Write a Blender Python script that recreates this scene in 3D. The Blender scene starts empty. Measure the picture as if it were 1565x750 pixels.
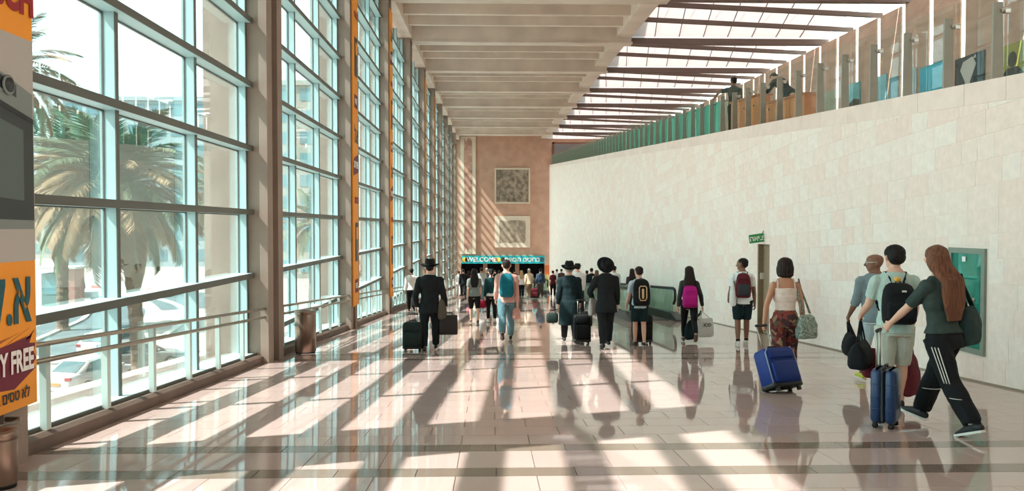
import bpy, math, random
import numpy as np
from mathutils import Vector, Matrix, noise
random.seed(7)
SC = bpy.context.scene
COL = SC.collection
R = math.radians

# ------------------------------------------------------------------ camera, sky, sun, exposure
W, HH, F = 1565, 750, 1200.0            # the photograph's frame and focal length in pixels
CAMZ = 1.5
cam_d = bpy.data.cameras.new('camera'); cam = bpy.data.objects.new('camera', cam_d); COL.objects.link(cam)
cam_d.sensor_width = 36.0; cam_d.lens = F / W * 36.0; cam_d.clip_end = 2000; cam_d.clip_start = 0.05
cam.location = (0, 0, CAMZ)
cam.rotation_euler = (R(90 - 1.385), 0, R(-1.552))
SC.camera = cam
world = bpy.data.worlds.new('sky'); SC.world = world; world.use_nodes = True
_bg = world.node_tree.nodes['Background']
_bg.inputs[0].default_value = (0.65, 0.82, 0.83, 1); _bg.inputs[1].default_value = 2.25
sun_d = bpy.data.lights.new('sun', 'SUN'); sun = bpy.data.objects.new('sun', sun_d); COL.objects.link(sun)
SUN_DIR = Vector((1.0, 0.34, -1.31)).normalized()
sun.rotation_euler = SUN_DIR.to_track_quat('-Z', 'Y').to_euler()
sun.location = (-30, -10, 40)
sun_d.energy = 13.5; sun_d.angle = R(0.6); sun_d.color = (1.0, 0.89, 0.86)
SC.view_settings.view_transform = 'Standard'; SC.view_settings.look = 'None'
SC.view_settings.gamma = 1.0; SC.view_settings.use_curve_mapping = False
SC.view_settings.exposure = 1.06
SC.cycles.transparent_max_bounces = 24
SC.cycles.max_bounces = 10; SC.cycles.diffuse_bounces = 6
SC.cycles.caustics_reflective = False; SC.cycles.caustics_refractive = False

# ------------------------------------------------------------------ the hall's measures
SL = 0.0592                                     # the floor ramps down away from the camera
def fl(y): return -SL * y
def zb(y): return 10.08 + 0.0255 * (y - 36.9)   # underside of the main roof beams
def zt(y): return 2.80 + 0.0637 * y             # top of the right wall = the upper ramp
BAY = 7.75
def colY(k): return 13.62 + BAY * (k - 1)
XR, XG, YEND, YBACK = 6.65, 15.6, 91.5, -9.5
EXT = -5.8                                      # street level outside
K0, K1 = -2, 10

def ray(px, py):
    d = Vector(((px - W / 2) / F, (HH / 2 - py) / F, -1.0))
    return (cam.rotation_euler.to_matrix() @ d)
def on_ramp(px, py):
    d = ray(px, py); t = -CAMZ / (d.z + SL * d.y); return Vector((d.x * t, d.y * t, CAMZ + d.z * t))
def on_level(px, py, z):
    d = ray(px, py); t = (z - CAMZ) / d.z; return Vector((d.x * t, d.y * t, z))
def at_depth(px, py, Y):
    d = ray(px, py); t = Y / d.y; return Vector((d.x * t, Y, CAMZ + d.z * t))

# ------------------------------------------------------------------ materials
def C(r, g, b):
    f = lambda c: ((c / 255 + 0.055) / 1.055) ** 2.4 if c > 10 else c / 255 / 12.92
    return (f(r), f(g), f(b), 1.0)
MATS = {}
def mat(name, rgb, rough=0.6, metal=0.0, vary=None, bump=None, spec=0.5, rnd=0.0, stretch=(1, 1, 1), rgb2=None):
    """vary=(scale, amount) noise in the colour; rnd = lightness change from piece to piece; rgb2 = second colour for pieces"""
    if name in MATS: return MATS[name]
    m = bpy.data.materials.new(name); m.use_nodes = True; MATS[name] = m
    nt = m.node_tree; N = nt.nodes; L = nt.links; b = N['Principled BSDF']
    b.inputs['Roughness'].default_value = rough; b.inputs['Metallic'].default_value = metal
    b.inputs['Specular IOR Level'].default_value = spec
    col = C(*rgb); b.inputs['Base Color'].default_value = col
    m.diffuse_color = col
    tc = N.new('ShaderNodeTexCoord'); mp = N.new('ShaderNodeMapping'); mp.inputs['Scale'].default_value = stretch
    L.new(tc.outputs['Object'], mp.inputs['Vector'])
    src = None
    if rgb2 or rnd:
        oi = N.new('ShaderNodeObjectInfo'); ge = N.new('ShaderNodeNewGeometry')
        ad = N.new('ShaderNodeMath'); ad.operation = 'ADD'; L.new(oi.outputs['Random'], ad.inputs[0]); L.new(ge.outputs['Random Per Island'], ad.inputs[1])
        fr = N.new('ShaderNodeMath'); fr.operation = 'FRACT'; L.new(ad.outputs[0], fr.inputs[0])
        mx = N.new('ShaderNodeMix'); mx.data_type = 'RGBA'
        c2 = C(*rgb2) if rgb2 else tuple(c * (1 - rnd) for c in col[:3]) + (1,)
        mx.inputs[6].default_value = col; mx.inputs[7].default_value = c2; L.new(fr.outputs[0], mx.inputs[0]); src = mx.outputs[2]
    if vary:
        no = N.new('ShaderNodeTexNoise'); no.inputs['Scale'].default_value = vary[0]; no.inputs['Detail'].default_value = 6
        L.new(mp.outputs[0], no.inputs['Vector'])
        rp = N.new('ShaderNodeMapRange'); rp.inputs[1].default_value = 0.25; rp.inputs[2].default_value = 0.75
        rp.inputs[3].default_value = 1 - vary[1]; rp.inputs[4].default_value = 1 + vary[1]; L.new(no.outputs[0], rp.inputs[0])
        vm = N.new('ShaderNodeMix'); vm.data_type = 'RGBA'; vm.blend_type = 'MULTIPLY'; vm.inputs[0].default_value = 1.0
        if src: L.new(src, vm.inputs[6])
        else: vm.inputs[6].default_value = col
        L.new(rp.outputs[0], vm.inputs[7]); src = vm.outputs[2]
    if src: L.new(src, b.inputs['Base Color'])
    if bump:
        n2 = N.new('ShaderNodeTexNoise'); n2.inputs['Scale'].default_value = bump[0]; n2.inputs['Detail'].default_value = 5
        L.new(mp.outputs[0], n2.inputs['Vector'])
        bu = N.new('ShaderNodeBump'); bu.inputs['Strength'].default_value = bump[1]; bu.inputs['Distance'].default_value = 0.01
        L.new(n2.outputs[0], bu.inputs['Height']); L.new(bu.outputs[0], b.inputs['Normal'])
    return m
def glass_mat(name, tint, refl=0.06, rough=0.0, veil=0.0, veil_rgb=(200, 230, 225)):
    if name in MATS: return MATS[name]
    m = bpy.data.materials.new(name); m.use_nodes = True; MATS[name] = m
    nt = m.node_tree; N = nt.nodes; L = nt.links; N.remove(N['Principled BSDF']); out = N['Material Output']
    t = N.new('ShaderNodeBsdfTransparent'); t.inputs[0].default_value = tint + (1,)
    g = N.new('ShaderNodeBsdfGlossy'); g.inputs['Roughness'].default_value = rough
    fr = N.new('ShaderNodeFresnel'); fr.inputs[0].default_value = 1.35
    mu = N.new('ShaderNodeMath'); mu.operation = 'MULTIPLY'; mu.inputs[1].default_value = refl / 0.06 * 0.6; L.new(fr.outputs[0], mu.inputs[0])
    mx = N.new('ShaderNodeMixShader'); L.new(mu.outputs[0], mx.inputs[0]); L.new(t.outputs[0], mx.inputs[1]); L.new(g.outputs[0], mx.inputs[2])
    last = mx
    if veil:
        d = N.new('ShaderNodeBsdfDiffuse'); d.inputs[0].default_value = C(*veil_rgb); tr = N.new('ShaderNodeBsdfTranslucent'); tr.inputs[0].default_value = C(*veil_rgb)
        h = N.new('ShaderNodeMixShader'); h.inputs[0].default_value = 0.5; L.new(d.outputs[0], h.inputs[1]); L.new(tr.outputs[0], h.inputs[2])
        m2 = N.new('ShaderNodeMixShader'); m2.inputs[0].default_value = veil; L.new(mx.outputs[0], m2.inputs[1]); L.new(h.outputs[0], m2.inputs[2]); last = m2
    L.new(last.outputs[0], out.inputs[0])
    m.diffuse_color = tint + (0.4,)
    return m
def translucent_mat(name, rgb, share=0.7):
    m = bpy.data.materials.new(name); m.use_nodes = True; MATS[name] = m
    nt = m.node_tree; N = nt.nodes; L = nt.links; N.remove(N['Principled BSDF']); out = N['Material Output']
    d = N.new('ShaderNodeBsdfDiffuse'); d.inputs[0].default_value = C(*rgb)
    t = N.new('ShaderNodeBsdfTranslucent'); t.inputs[0].default_value = C(*rgb)
    mx = N.new('ShaderNodeMixShader'); mx.inputs[0].default_value = share; L.new(d.outputs[0], mx.inputs[1]); L.new(t.outputs[0], mx.inputs[2])
    L.new(mx.outputs[0], out.inputs[0]); return m

M_COLUMN = mat('column_concrete', (144, 127, 114), 0.75, vary=(1.3, 0.18), bump=(30, 0.2))
def voronoi_mat(name, cols, scale, rough=.85):
    m = bpy.data.materials.new(name); m.use_nodes = True; MATS[name] = m; nt = m.node_tree; N = nt.nodes; L = nt.links; b = N['Principled BSDF']; b.inputs['Roughness'].default_value = rough
    tc = N.new('ShaderNodeTexCoord'); no = N.new('ShaderNodeTexNoise'); no.inputs['Scale'].default_value = scale * .6; no.inputs['Detail'].default_value = 3; mx = N.new('ShaderNodeVectorMath'); mx.operation = 'MULTIPLY_ADD'; mx.inputs[1].default_value = (.12, .12, .12)
    L.new(tc.outputs['Object'], no.inputs['Vector']); L.new(no.outputs['Color'], mx.inputs[0]); L.new(tc.outputs['Object'], mx.inputs[2])
    v = N.new('ShaderNodeTexVoronoi'); v.inputs['Scale'].default_value = scale; L.new(mx.outputs[0], v.inputs['Vector']); sp = N.new('ShaderNodeSeparateColor'); L.new(v.outputs['Color'], sp.inputs[0])
    r = N.new('ShaderNodeValToRGB'); r.color_ramp.interpolation = 'CONSTANT'; L.new(sp.outputs[0], r.inputs[0])
    for i, c in enumerate(cols):
        e = r.color_ramp.elements[i] if i < 2 else r.color_ramp.elements.new(i / len(cols)); e.position = i / len(cols); e.color = C(*c)
    L.new(r.outputs[0], b.inputs['Base Color']); return m
M_CONC = mat('concrete', (176, 160, 143), 0.75, vary=(1.3, 0.16), bump=(30, 0.15))
M_CEIL = mat('ceiling_concrete', (216, 201, 188), 0.8, vary=(0.8, 0.15), bump=(20, 0.15))
M_KERB = mat('kerb_stone', (98, 79, 67), 0.6, vary=(3, 0.2), bump=(40, 0.2))
M_ALU = mat('pale_aluminium', (176, 205, 207), 0.35, 0.0, vary=(2, 0.05))
M_DARKCAP = mat('dark_cover_strip', (84, 86, 78), 0.45, vary=(2, 0.08))
M_GLASS = glass_mat('window_glass', (0.91, 0.985, 0.975), 0.06, 0.0, 0.006)
M_TILE = mat('floor_tile', (198, 174, 166), 0.035, vary=(90, 0.07), rgb2=(190, 166, 158), spec=0.75)
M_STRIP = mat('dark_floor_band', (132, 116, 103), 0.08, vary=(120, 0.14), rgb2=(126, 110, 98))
M_GROUT = mat('grout', (120, 104, 92), 0.5)
M_STONE = mat('limestone', (246, 233, 222), 0.8, vary=(9, 0.06), bump=(48, 0.9), rgb2=(244, 221, 209))
M_STONEB = mat('limestone_bed', (242, 224, 212), 0.9)
M_COPE = mat('coping_stone', (240, 220, 208), 0.75, vary=(4, 0.06), bump=(22, 0.3), rgb2=(234, 210, 198))
M_ENDW = mat('tan_stone', (188, 148, 126), 0.85, vary=(1.2, 0.14), bump=(6, 0.3))
M_WHITE = mat('white_paint', (228, 222, 214), 0.6)
M_STEEL = mat('brushed_steel', (170, 165, 155), 0.3, 0.8, vary=(3, 0.08), stretch=(1, 1, 8))
M_RAIL = mat('rail_steel', (150, 142, 128), 0.35, 0.6)
M_POST = mat('rail_post', (188, 204, 198), 0.4)
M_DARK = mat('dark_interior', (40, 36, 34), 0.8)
M_TEALG = glass_mat('frosted_teal_glass', (0.62, 0.90, 0.84), 0.06, 0.05, 0.45, (116, 206, 186))
M_CLEARG = glass_mat('balustrade_glass', (0.965, 0.99, 0.98), 0.02, 0.0, 0.012, (170, 220, 205))
M_SKYL = translucent_mat('skylight_panel', (206, 200, 198), 0.52)
M_BLACK = mat('black_plastic', (24, 25, 26), 0.45)
M_RUBBER = mat('black_rubber', (20, 20, 20), 0.7)
M_ORANGE = mat('orange_banner', (240, 152, 36), 0.6, vary=(1.5, 0.03))
M_MAROON = mat('maroon_print', (110, 22, 44), 0.6, vary=(30, 0.1))
M_TEALP = mat('teal_print', (16, 84, 92), 0.6)
M_REDP = mat('red_print', (150, 26, 30), 0.6)
M_INK = mat('dark_ink', (34, 36, 38), 0.55)
M_PAPER = mat('white_print', (236, 232, 226), 0.6)

# ------------------------------------------------------------------ mesh helpers
def tag(o, label=None, cat=None, group=None, kind=None):
    if label: o['label'] = label
    if cat: o['category'] = cat
    if group: o['group'] = group
    if kind: o['kind'] = kind
    return o
def empty(name, loc=(0, 0, 0), rz=0.0, label=None, cat=None, group=None, kind=None, parent=None):
    o = bpy.data.objects.new(name, None); COL.objects.link(o); o.location = loc; o.rotation_euler = (0, 0, rz)
    o.empty_display_size = 0.1
    if parent: o.parent = parent
    return tag(o, label, cat, group, kind)
def link(name, me, parent=None, loc=None, rot=None):
    o = bpy.data.objects.new(name, me); COL.objects.link(o)
    if parent: o.parent = parent
    if loc is not None: o.location = loc
    if rot is not None: o.rotation_euler = rot
    return o
REMESH = []      # (object, voxel, smooth iterations, wrinkle amplitude, wrinkle scale, stretch)
class MB:
    def __init__(s): s.v = []; s.f = []
    def add(s, vs, fs):
        n = len(s.v); s.v += [tuple(p) for p in vs]; s.f += [tuple(i + n for i in f) for f in fs]
    def hexa(s, p):          # 0-3 bottom ring, 4-7 top ring
        s.add(p, [(3, 2, 1, 0), (4, 5, 6, 7), (0, 1, 5, 4), (1, 2, 6, 5), (2, 3, 7, 6), (3, 0, 4, 7)])
    def box(s, x0, x1, y0, y1, z0, z1):
        s.hexa([(x0, y0, z0), (x1, y0, z0), (x1, y1, z0), (x0, y1, z0), (x0, y0, z1), (x1, y0, z1), (x1, y1, z1), (x0, y1, z1)])
    def ramp(s, x0, x1, y0, y1, f0, f1):     # box whose bottom and top follow f0(y), f1(y)
        s.hexa([(x0, y0, f0(y0)), (x1, y0, f0(y0)), (x1, y1, f0(y1)), (x0, y1, f0(y1)), (x0, y0, f1(y0)), (x1, y0, f1(y0)), (x1, y1, f1(y1)), (x0, y1, f1(y1))])
    def prism(s, poly, off):                 # planar polygon (3D) pushed by off
        n = len(poly); off = Vector(off)
        s.add(list(poly) + [tuple(Vector(p) + off) for p in poly], [tuple(range(n - 1, -1, -1)), tuple(range(n, 2 * n))] + [(i, (i + 1) % n, n + (i + 1) % n, n + i) for i in range(n)])
    def loft(s, rings, cap=True):
        n = len(rings[0]); vs = [p for r in rings for p in r]; fs = []
        for k in range(len(rings) - 1):
            for i in range(n):
                j = (i + 1) % n; fs.append((k * n + i, k * n + j, (k + 1) * n + j, (k + 1) * n + i))
        if cap: fs += [tuple(range(n - 1, -1, -1)), tuple(range((len(rings) - 1) * n, len(rings) * n))]
        s.add(vs, fs)
    def tube(s, pts, rad, n=12, up=(0, 1, 0), dome=False):
        """rad: number or (across, along-up) per point"""
        pts = [Vector(p) for p in pts]
        if not isinstance(rad, (list,)): rad = [rad] * len(pts)
        rad = [(r, r) if not isinstance(r, (tuple, list)) else r for r in rad]
        if dome:
            d0 = (pts[0] - pts[1]).normalized(); d1 = (pts[-1] - pts[-2]).normalized()
            r0, r1 = rad[0], rad[-1]
            pts = [pts[0] + d0 * min(r0) * 0.75, pts[0] + d0 * min(r0) * 0.45] + pts + [pts[-1] + d1 * min(r1) * 0.45, pts[-1] + d1 * min(r1) * 0.75]
            rad = [(r0[0] * .35, r0[1] * .35), (r0[0] * .8, r0[1] * .8)] + rad + [(r1[0] * .8, r1[1] * .8), (r1[0] * .35, r1[1] * .35)]
        rings = []
        up = Vector(up)
        for i, p in enumerate(pts):
            d = (pts[min(i + 1, len(pts) - 1)] - pts[max(i - 1, 0)])
            if d.length < 1e-9: d = Vector((0, 0, 1))
            d.normalize(); u = up - d * up.dot(d)
            if u.length < 0.05: u = Vector((1, 0, 0)) - d * d.x
            u.normalize(); w = d.cross(u); rx, ry = rad[i]
            rings.append([tuple(p + w * (rx * math.cos(a)) + u * (ry * math.sin(a))) for a in [2 * math.pi * k / n for k in range(n)]])
        s.loft(rings)
    def lathe(s, prof, n=20, c=(0, 0, 0), sx=1, sy=1):
        s.loft([[(c[0] + sx * r * math.cos(2 * math.pi * k / n), c[1] + sy * r * math.sin(2 * math.pi * k / n), c[2] + z) for k in range(n)] for r, z in prof])
    def ell(s, c, r, n=14, m=9):
        rings = []
        for i in range(m):
            a = math.pi * (i + 0.35) / (m - 0.3) - math.pi / 2
            rings.append([(c[0] + r[0] * math.cos(a) * math.cos(2 * math.pi * k / n), c[1] + r[1] * math.cos(a) * math.sin(2 * math.pi * k / n), c[2] + r[2] * math.sin(a)) for k in range(n)])
        s.loft(rings)
    def rbox(s, c, size, r=0.03, n=4, e=None):   # box with rounded vertical corners and rounded top and bottom edges
        w, d, h = size[0] / 2, size[1] / 2, size[2] / 2; e = r if e is None else e
        def ring(z, inset):
            rr = max(r - inset * 0.4, 0.003); out = []
            for cx, cy, a0 in ((w - rr - inset, d - rr - inset, 0), (-(w - rr - inset), d - rr - inset, 90), (-(w - rr - inset), -(d - rr - inset), 180), (w - rr - inset, -(d - rr - inset), 270)):
                for k in range(n + 1):
                    a = R(a0 + 90 * k / n); out.append((c[0] + cx + rr * math.cos(a), c[1] + cy + rr * math.sin(a), c[2] + z))
            return out
        s.loft([ring(-h, e), ring(-h + e * .3, e * .3), ring(-h + e, 0), ring(h - e, 0), ring(h - e * .3, e * .3), ring(h, e)])
    def xform(s, M): s.v = [tuple(M @ Vector(p)) for p in s.v]; return s
    def mesh(s, name, m, smooth=False):
        me = bpy.data.meshes.new(name); me.from_pydata(s.v, [], s.f); me.update()
        if m: me.materials.append(m)
        if smooth: me.polygons.foreach_set('use_smooth', [True] * len(me.polygons))
        return me
    def build(s, name, m, parent=None, smooth=False, loc=None, rot=None):
        return link(name, s.mesh(name, m, smooth), parent, loc, rot)
    def grow(s, name, m, parent, voxel, smooth=3, wr=0.0, ws=10, st=(1, 1, 1)):    # fused into one continuous skin
        o = s.build(name, m, parent, True); REMESH.append((o, voxel, smooth, wr, ws, st)); return o
TEXTS = []
def text(body, size, m, parent, loc, rot=(R(90), 0, R(90)), name='lettering', align='CENTER', sx=1.0, bold=0.0):
    cu = bpy.data.curves.new(name, 'FONT'); cu.body = body; cu.size = size; cu.align_x = align; cu.align_y = 'CENTER'; cu.extrude = 0.001; cu.offset = bold
    cu.resolution_u = 3; cu.materials.append(m); o = link(name, cu, parent, loc, rot); o.scale = (sx, 1, 1); TEXTS.append(o); return o
def finish_meshes():
    for o, vox, sm, wr, ws, st in REMESH:
        md = o.modifiers.new('r', 'REMESH'); md.mode = 'VOXEL'; md.voxel_size = vox; md.use_smooth_shade = True
        if sm: m2 = o.modifiers.new('s', 'SMOOTH'); m2.factor = 0.5; m2.iterations = sm
    bpy.context.view_layer.update(); dg = bpy.context.evaluated_depsgraph_get()
    done = []
    for o, *rest in REMESH: done.append((o, bpy.data.meshes.new_from_object(o.evaluated_get(dg)), rest))
    for o in TEXTS: done.append((o, bpy.data.meshes.new_from_object(o.evaluated_get(dg)), None))
    for o, me, rest in done:
        if rest is None:
            n = link(o.name, me, o.parent, o.location, o.rotation_euler); n.scale = o.scale; nm = o.name; bpy.data.objects.remove(o); n.name = nm; continue
        o.modifiers.clear(); o.data = me
        vox, sm, wr, ws, st = rest
        if wr:
            sx, sy, sz = st; h = sum(map(ord, o.name)) % 97; n = len(me.vertices); co = np.empty(n * 3, 'f'); no = np.empty(n * 3, 'f')
            me.vertices.foreach_get('co', co); me.vertices.foreach_get('normal', no); co = co.reshape(-1, 3); no = no.reshape(-1, 3)
            q = co * np.array((ws * sx, ws * sy, ws * sz), 'f') + np.array((h, 0, 0), 'f'); nz = noise.noise
            amp = np.array([nz(v) + 0.5 * nz((v[0] * 2.1, v[1] * 2.1, v[2] * 2.1)) for v in q.tolist()], 'f') * wr
            me.vertices.foreach_set('co', (co + no * amp[:, None]).ravel())
        me.polygons.foreach_set('use_smooth', [True] * len(me.polygons)); me.update()
def copy_tree(o, parent=None):
    c = o.copy(); COL.objects.link(c)
    if parent: c.parent = parent
    for ch in list(o.children): copy_tree(ch, c)
    return c
def clip(poly, a, b, c):     # keep a*u + b*v <= c
    out = []
    for i in range(len(poly)):
        p, q = poly[i], poly[(i + 1) % len(poly)]; dp = a * p[0] + b * p[1] - c; dq = a * q[0] + b * q[1] - c
        if dp <= 0: out.append(p)
        if dp * dq < 0: t = dp / (dp - dq); out.append((p[0] + t * (q[0] - p[0]), p[1] + t * (q[1] - p[1])))
    return out
# ------------------------------------------------------------------ floor: ramp with tiles and dark bands
b = MB(); b.ramp(-4.0, XR + 0.2, YBACK, YEND + 7, lambda y: fl(y) - 0.4, lambda y: fl(y) - 0.006)
floor = tag(b.build('floor', M_GROUT), kind='structure')
TX, TY, G = 0.60, 0.39, 0.004
bands = []
for k in range(K0, K1 + 1):
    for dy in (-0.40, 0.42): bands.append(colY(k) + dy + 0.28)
tile_me = {}
def tile_mesh(w, d, m, key):
    key = (round(w, 3), round(d, 3), key)
    if key not in tile_me:
        q = MB(); e = 0.0015
        lo = [(0, 0), (w, 0), (w, d), (0, d)]; hi = [(e, e), (w - e, e), (w - e, d - e), (e, d - e)]
        q.add([(x, y, -0.006 - SL * y) for x, y in lo] + [(x, y, -SL * y) for x, y in hi], [(4, 5, 6, 7), (0, 1, 5, 4), (1, 2, 6, 5), (2, 3, 7, 6), (3, 0, 4, 7)])
        tile_me[key] = q.mesh('floor_tile', m)
    return tile_me[key]
edges = sorted(bands); rows = []; y = YBACK
while y < YEND - 0.01:
    nb = [e for e in edges if e >= y - 1e-6]
    if nb and abs(nb[0] - y) < 1e-4: rows.append((y, y + 0.25, True)); y += 0.25; continue
    lim = nb[0] if nb else YEND
    n = max(1, round((lim - y) / TY)); d = (lim - y) / n
    for i in range(n): rows.append((y + i * d, y + (i + 1) * d, False))
    y = lim
near, rest_t, rest_b = [], MB(), MB()
for r, (y0, y1, dark) in enumerate(rows):
    x = -3.86 - (TX * 0.5 if r % 2 else 0)
    while x < XR:
        x0, x1 = max(x, -3.86), min(x + TX, XR - 0.005)
        if x1 - x0 > 0.02:
            near.append((y0, x0, x1, y1, dark))
        x += TX
vis = sorted([t for t in near if t[3] > 4.9 and abs(t[1] + 0.3) < t[0] * 0.70 + 0.8], key=lambda t: t[0])[:290]
vs = set(vis)
for t in near:
    y0, x0, x1, y1, dark = t
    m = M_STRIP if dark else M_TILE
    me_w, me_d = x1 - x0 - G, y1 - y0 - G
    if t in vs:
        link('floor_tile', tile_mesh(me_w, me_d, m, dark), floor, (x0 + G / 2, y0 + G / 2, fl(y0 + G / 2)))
    else:
        q = rest_b if dark else rest_t; e = 0.0015; a0, a1, c0, c1 = x0 + G / 2, x1 - G / 2, y0 + G / 2, y1 - G / 2
        lo = [(a0, c0), (a1, c0), (a1, c1), (a0, c1)]; hi = [(a0 + e, c0 + e), (a1 - e, c0 + e), (a1 - e, c1 - e), (a0 + e, c1 - e)]
        q.add([(X_, Y_, fl(Y_) - 0.006) for X_, Y_ in lo] + [(X_, Y_, fl(Y_)) for X_, Y_ in hi], [(4, 5, 6, 7), (0, 1, 5, 4), (1, 2, 6, 5), (2, 3, 7, 6), (3, 0, 4, 7)])
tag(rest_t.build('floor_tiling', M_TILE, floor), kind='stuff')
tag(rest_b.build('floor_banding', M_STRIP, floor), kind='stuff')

# ------------------------------------------------------------------ right wall of limestone blocks under a coping
wall_r = MB(); wall_r.ramp(XR + 0.006, XR + 0.4, YBACK, 18.555, lambda y: fl(y) - 0.3, lambda y: zt(y) - 0.02)
wall_r.ramp(XR + 0.006, XR + 0.4, 19.405, 88.7, lambda y: fl(y) - 0.3, lambda y: zt(y) - 0.02)
wall_r.ramp(XR + 0.006, XR + 0.4, 18.555, 19.405, lambda y: 1.105, lambda y: zt(y) - 0.02)
wall_right = tag(wall_r.build('wall_right', M_STONEB), kind='structure')
CH, SG = 0.335, 0.0016
stone_me = {}
def stone_mesh(w):
    if w not in stone_me:
        q = MB(); e = 0.002; a, c = SG, w - SG; lo = [(a, SG), (c, SG), (c, CH - SG), (a, CH - SG)]; hi = [(a + e, SG + e), (c - e, SG + e), (c - e, CH - SG - e), (a + e, CH - SG - e)]
        q.add([(0.006, u, v - SL * u) for u, v in lo] + [(0, u, v - SL * u) for u, v in hi], [(4, 7, 6, 5), (0, 4, 5, 1), (1, 5, 6, 2), (2, 6, 7, 3), (3, 7, 4, 0)])
        stone_me[w] = q.mesh('stone_block', M_STONE)
    return stone_me[w]
rs = random.Random(3)
stones, cut = [], MB()
holes = [(18.55, 19.41, -2.0, 1.07), (10.30, 11.24, -0.30, 1.24)]   # door recess, hydrant cabinet
def add_cut(poly):
    if len(poly) < 3: return
    n = len(poly); cu = sum(p[0] for p in poly) / n; cv = sum(p[1] for p in poly) / n
    hi = [(p[0] + (cu - p[0]) * 0.012, p[1] + (cv - p[1]) * 0.02) for p in poly]
    cut.add([(XR + 0.006, p[0], p[1]) for p in poly] + [(XR, p[0], p[1]) for p in hi], [tuple(range(2 * n - 1, n - 1, -1))] + [(i, n + i, n + (i + 1) % n, (i + 1) % n) for i in range(n)])
for r in range(42):
    y = YBACK + rs.random() * 0.3
    while y < 88.7:
        w = rs.choice((0.36, 0.46, 0.56, 0.66, 0.66, 0.80))
        y1 = min(y + w, 88.7); lo = lambda Y_: fl(Y_) + r * CH
        if lo(y) > zt(y1) - 0.30 : y = y1; continue
        hit = [h for h in holes if y < h[1] and y1 > h[0] and lo(y1) < h[3] and lo(y) + CH > h[2]]
        full = lo(y) + CH <= zt(y) - 0.31 and abs(y1 - y - w) < 1e-6 and not hit
        if full: stones.append((y, r, w))
        else:
            poly = [(y + SG, lo(y + SG) + SG), (y1 - SG, lo(y1 - SG) + SG), (y1 - SG, lo(y1 - SG) + CH - SG), (y + SG, lo(y + SG) + CH - SG)]
            poly = clip(poly, -0.0637, 1, 2.80 - 0.305)
            if hit and len(poly) > 2:
                h = hit[0]
                for pc in (clip(poly, 1, 0, h[0]), clip(poly, -1, 0, -h[1]), clip(clip(clip(poly, -1, 0, -h[0]), 1, 0, h[1]), 0, -1, -h[3]), clip(clip(clip(poly, -1, 0, -h[0]), 1, 0, h[1]), 0, 1, h[2])): add_cut(pc)
            else: add_cut(poly)
        y = y1
inview = sorted([s for s in stones if s[0] > 9.2], key=lambda s: -(s[2] / max(s[0], 1) ** 3))[:290]
iv = set(inview); far_s = MB()
for s in stones:
    y, r, w = s
    if s in iv: link('stone_block', stone_mesh(w), wall_right, (XR, y, fl(y) + r * CH))
    else:
        e = 0.002; a, c = y + SG, y + w - SG; z0 = lambda u: fl(u) + r * CH
        far_s.add([(XR + 0.006, a, z0(a) + SG), (XR + 0.006, c, z0(c) + SG), (XR + 0.006, c, z0(c) + CH - SG), (XR + 0.006, a, z0(a) + CH - SG), (XR, a + e, z0(a) + SG + e), (XR, c - e, z0(c) + SG + e), (XR, c - e, z0(c) + CH - SG - e), (XR, a + e, z0(a) + CH - SG - e)],
                  [(4, 7, 6, 5), (0, 4, 5, 1), (1, 5, 6, 2), (2, 6, 7, 3), (3, 7, 4, 0)])
far_s.v += []; n0 = len(far_s.v); far_s.v += cut.v; far_s.f += [tuple(i + n0 for i in f) for f in cut.f]
tag(far_s.build('stone_blockwork', M_STONE, wall_right), kind='stuff')
y = YBACK
while y < 88.6:
    y1 = min(y + rs.choice((0.9, 1.2, 1.5)), 88.7)
    q = MB(); q.ramp(XR - 0.004, XR + 0.42, y + 0.003, y1 - 0.003, lambda u: zt(u) - 0.30, zt); q.build('coping_stone', M_COPE, wall_right); y = y1
# end return of the right wall
q = MB(); q.box(XR, XR + 2.6, 88.7, 88.95, fl(88.7) - 0.3, zt(88.7)); q.build('wall_return', M_STONE, wall_right)
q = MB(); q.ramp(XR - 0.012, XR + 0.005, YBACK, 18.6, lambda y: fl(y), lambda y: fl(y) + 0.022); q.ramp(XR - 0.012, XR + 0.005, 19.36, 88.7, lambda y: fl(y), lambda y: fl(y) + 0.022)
tag(q.build('baseboard_right', mat('base_shadow_gap', (150, 132, 116), 0.7)), kind='structure')  # thin strip along the wall foot, darker than the limestone

# door in its recess
M_DOOR = mat('speckled_door', (146, 124, 100), 0.5, vary=(60, 0.35), bump=(60, 0.2))
door = MB(); door.ramp(XR + 0.14, XR + 0.20, 18.60, 19.36, lambda y: fl(19.36) - 0.05, lambda y: 1.06)
d1 = tag(door.build('door_1', M_DOOR), kind='structure')
q = MB(); q.box(XR + 0.012, XR + 0.20, 18.56, 18.60, fl(18.6) - 0.05, 1.06); q.box(XR + 0.012, XR + 0.20, 19.36, 19.40, fl(19.4) - 0.05, 1.06); q.box(XR + 0.012, XR + 0.20, 18.56, 19.40, 1.06, 1.10); q.build('door_frame', M_DOOR, d1)
q = MB(); q.box(XR + 0.128, XR + 0.14, 18.68, 18.73, -0.10, 0.14); q.tube([(XR + 0.09, 18.70, 0.04), (XR + 0.09, 18.84, 0.04)], 0.012); q.tube([(XR + 0.14, 18.70, 0.04), (XR + 0.09, 18.70, 0.04)], 0.012); q.build('door_handle', M_STEEL, d1)
q = MB(); q.rbox((XR + 0.10, 19.345, 0.27), (0.09, 0.03, 0.16), 0.01); q.build('switch_plate', M_WHITE, d1)

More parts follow.
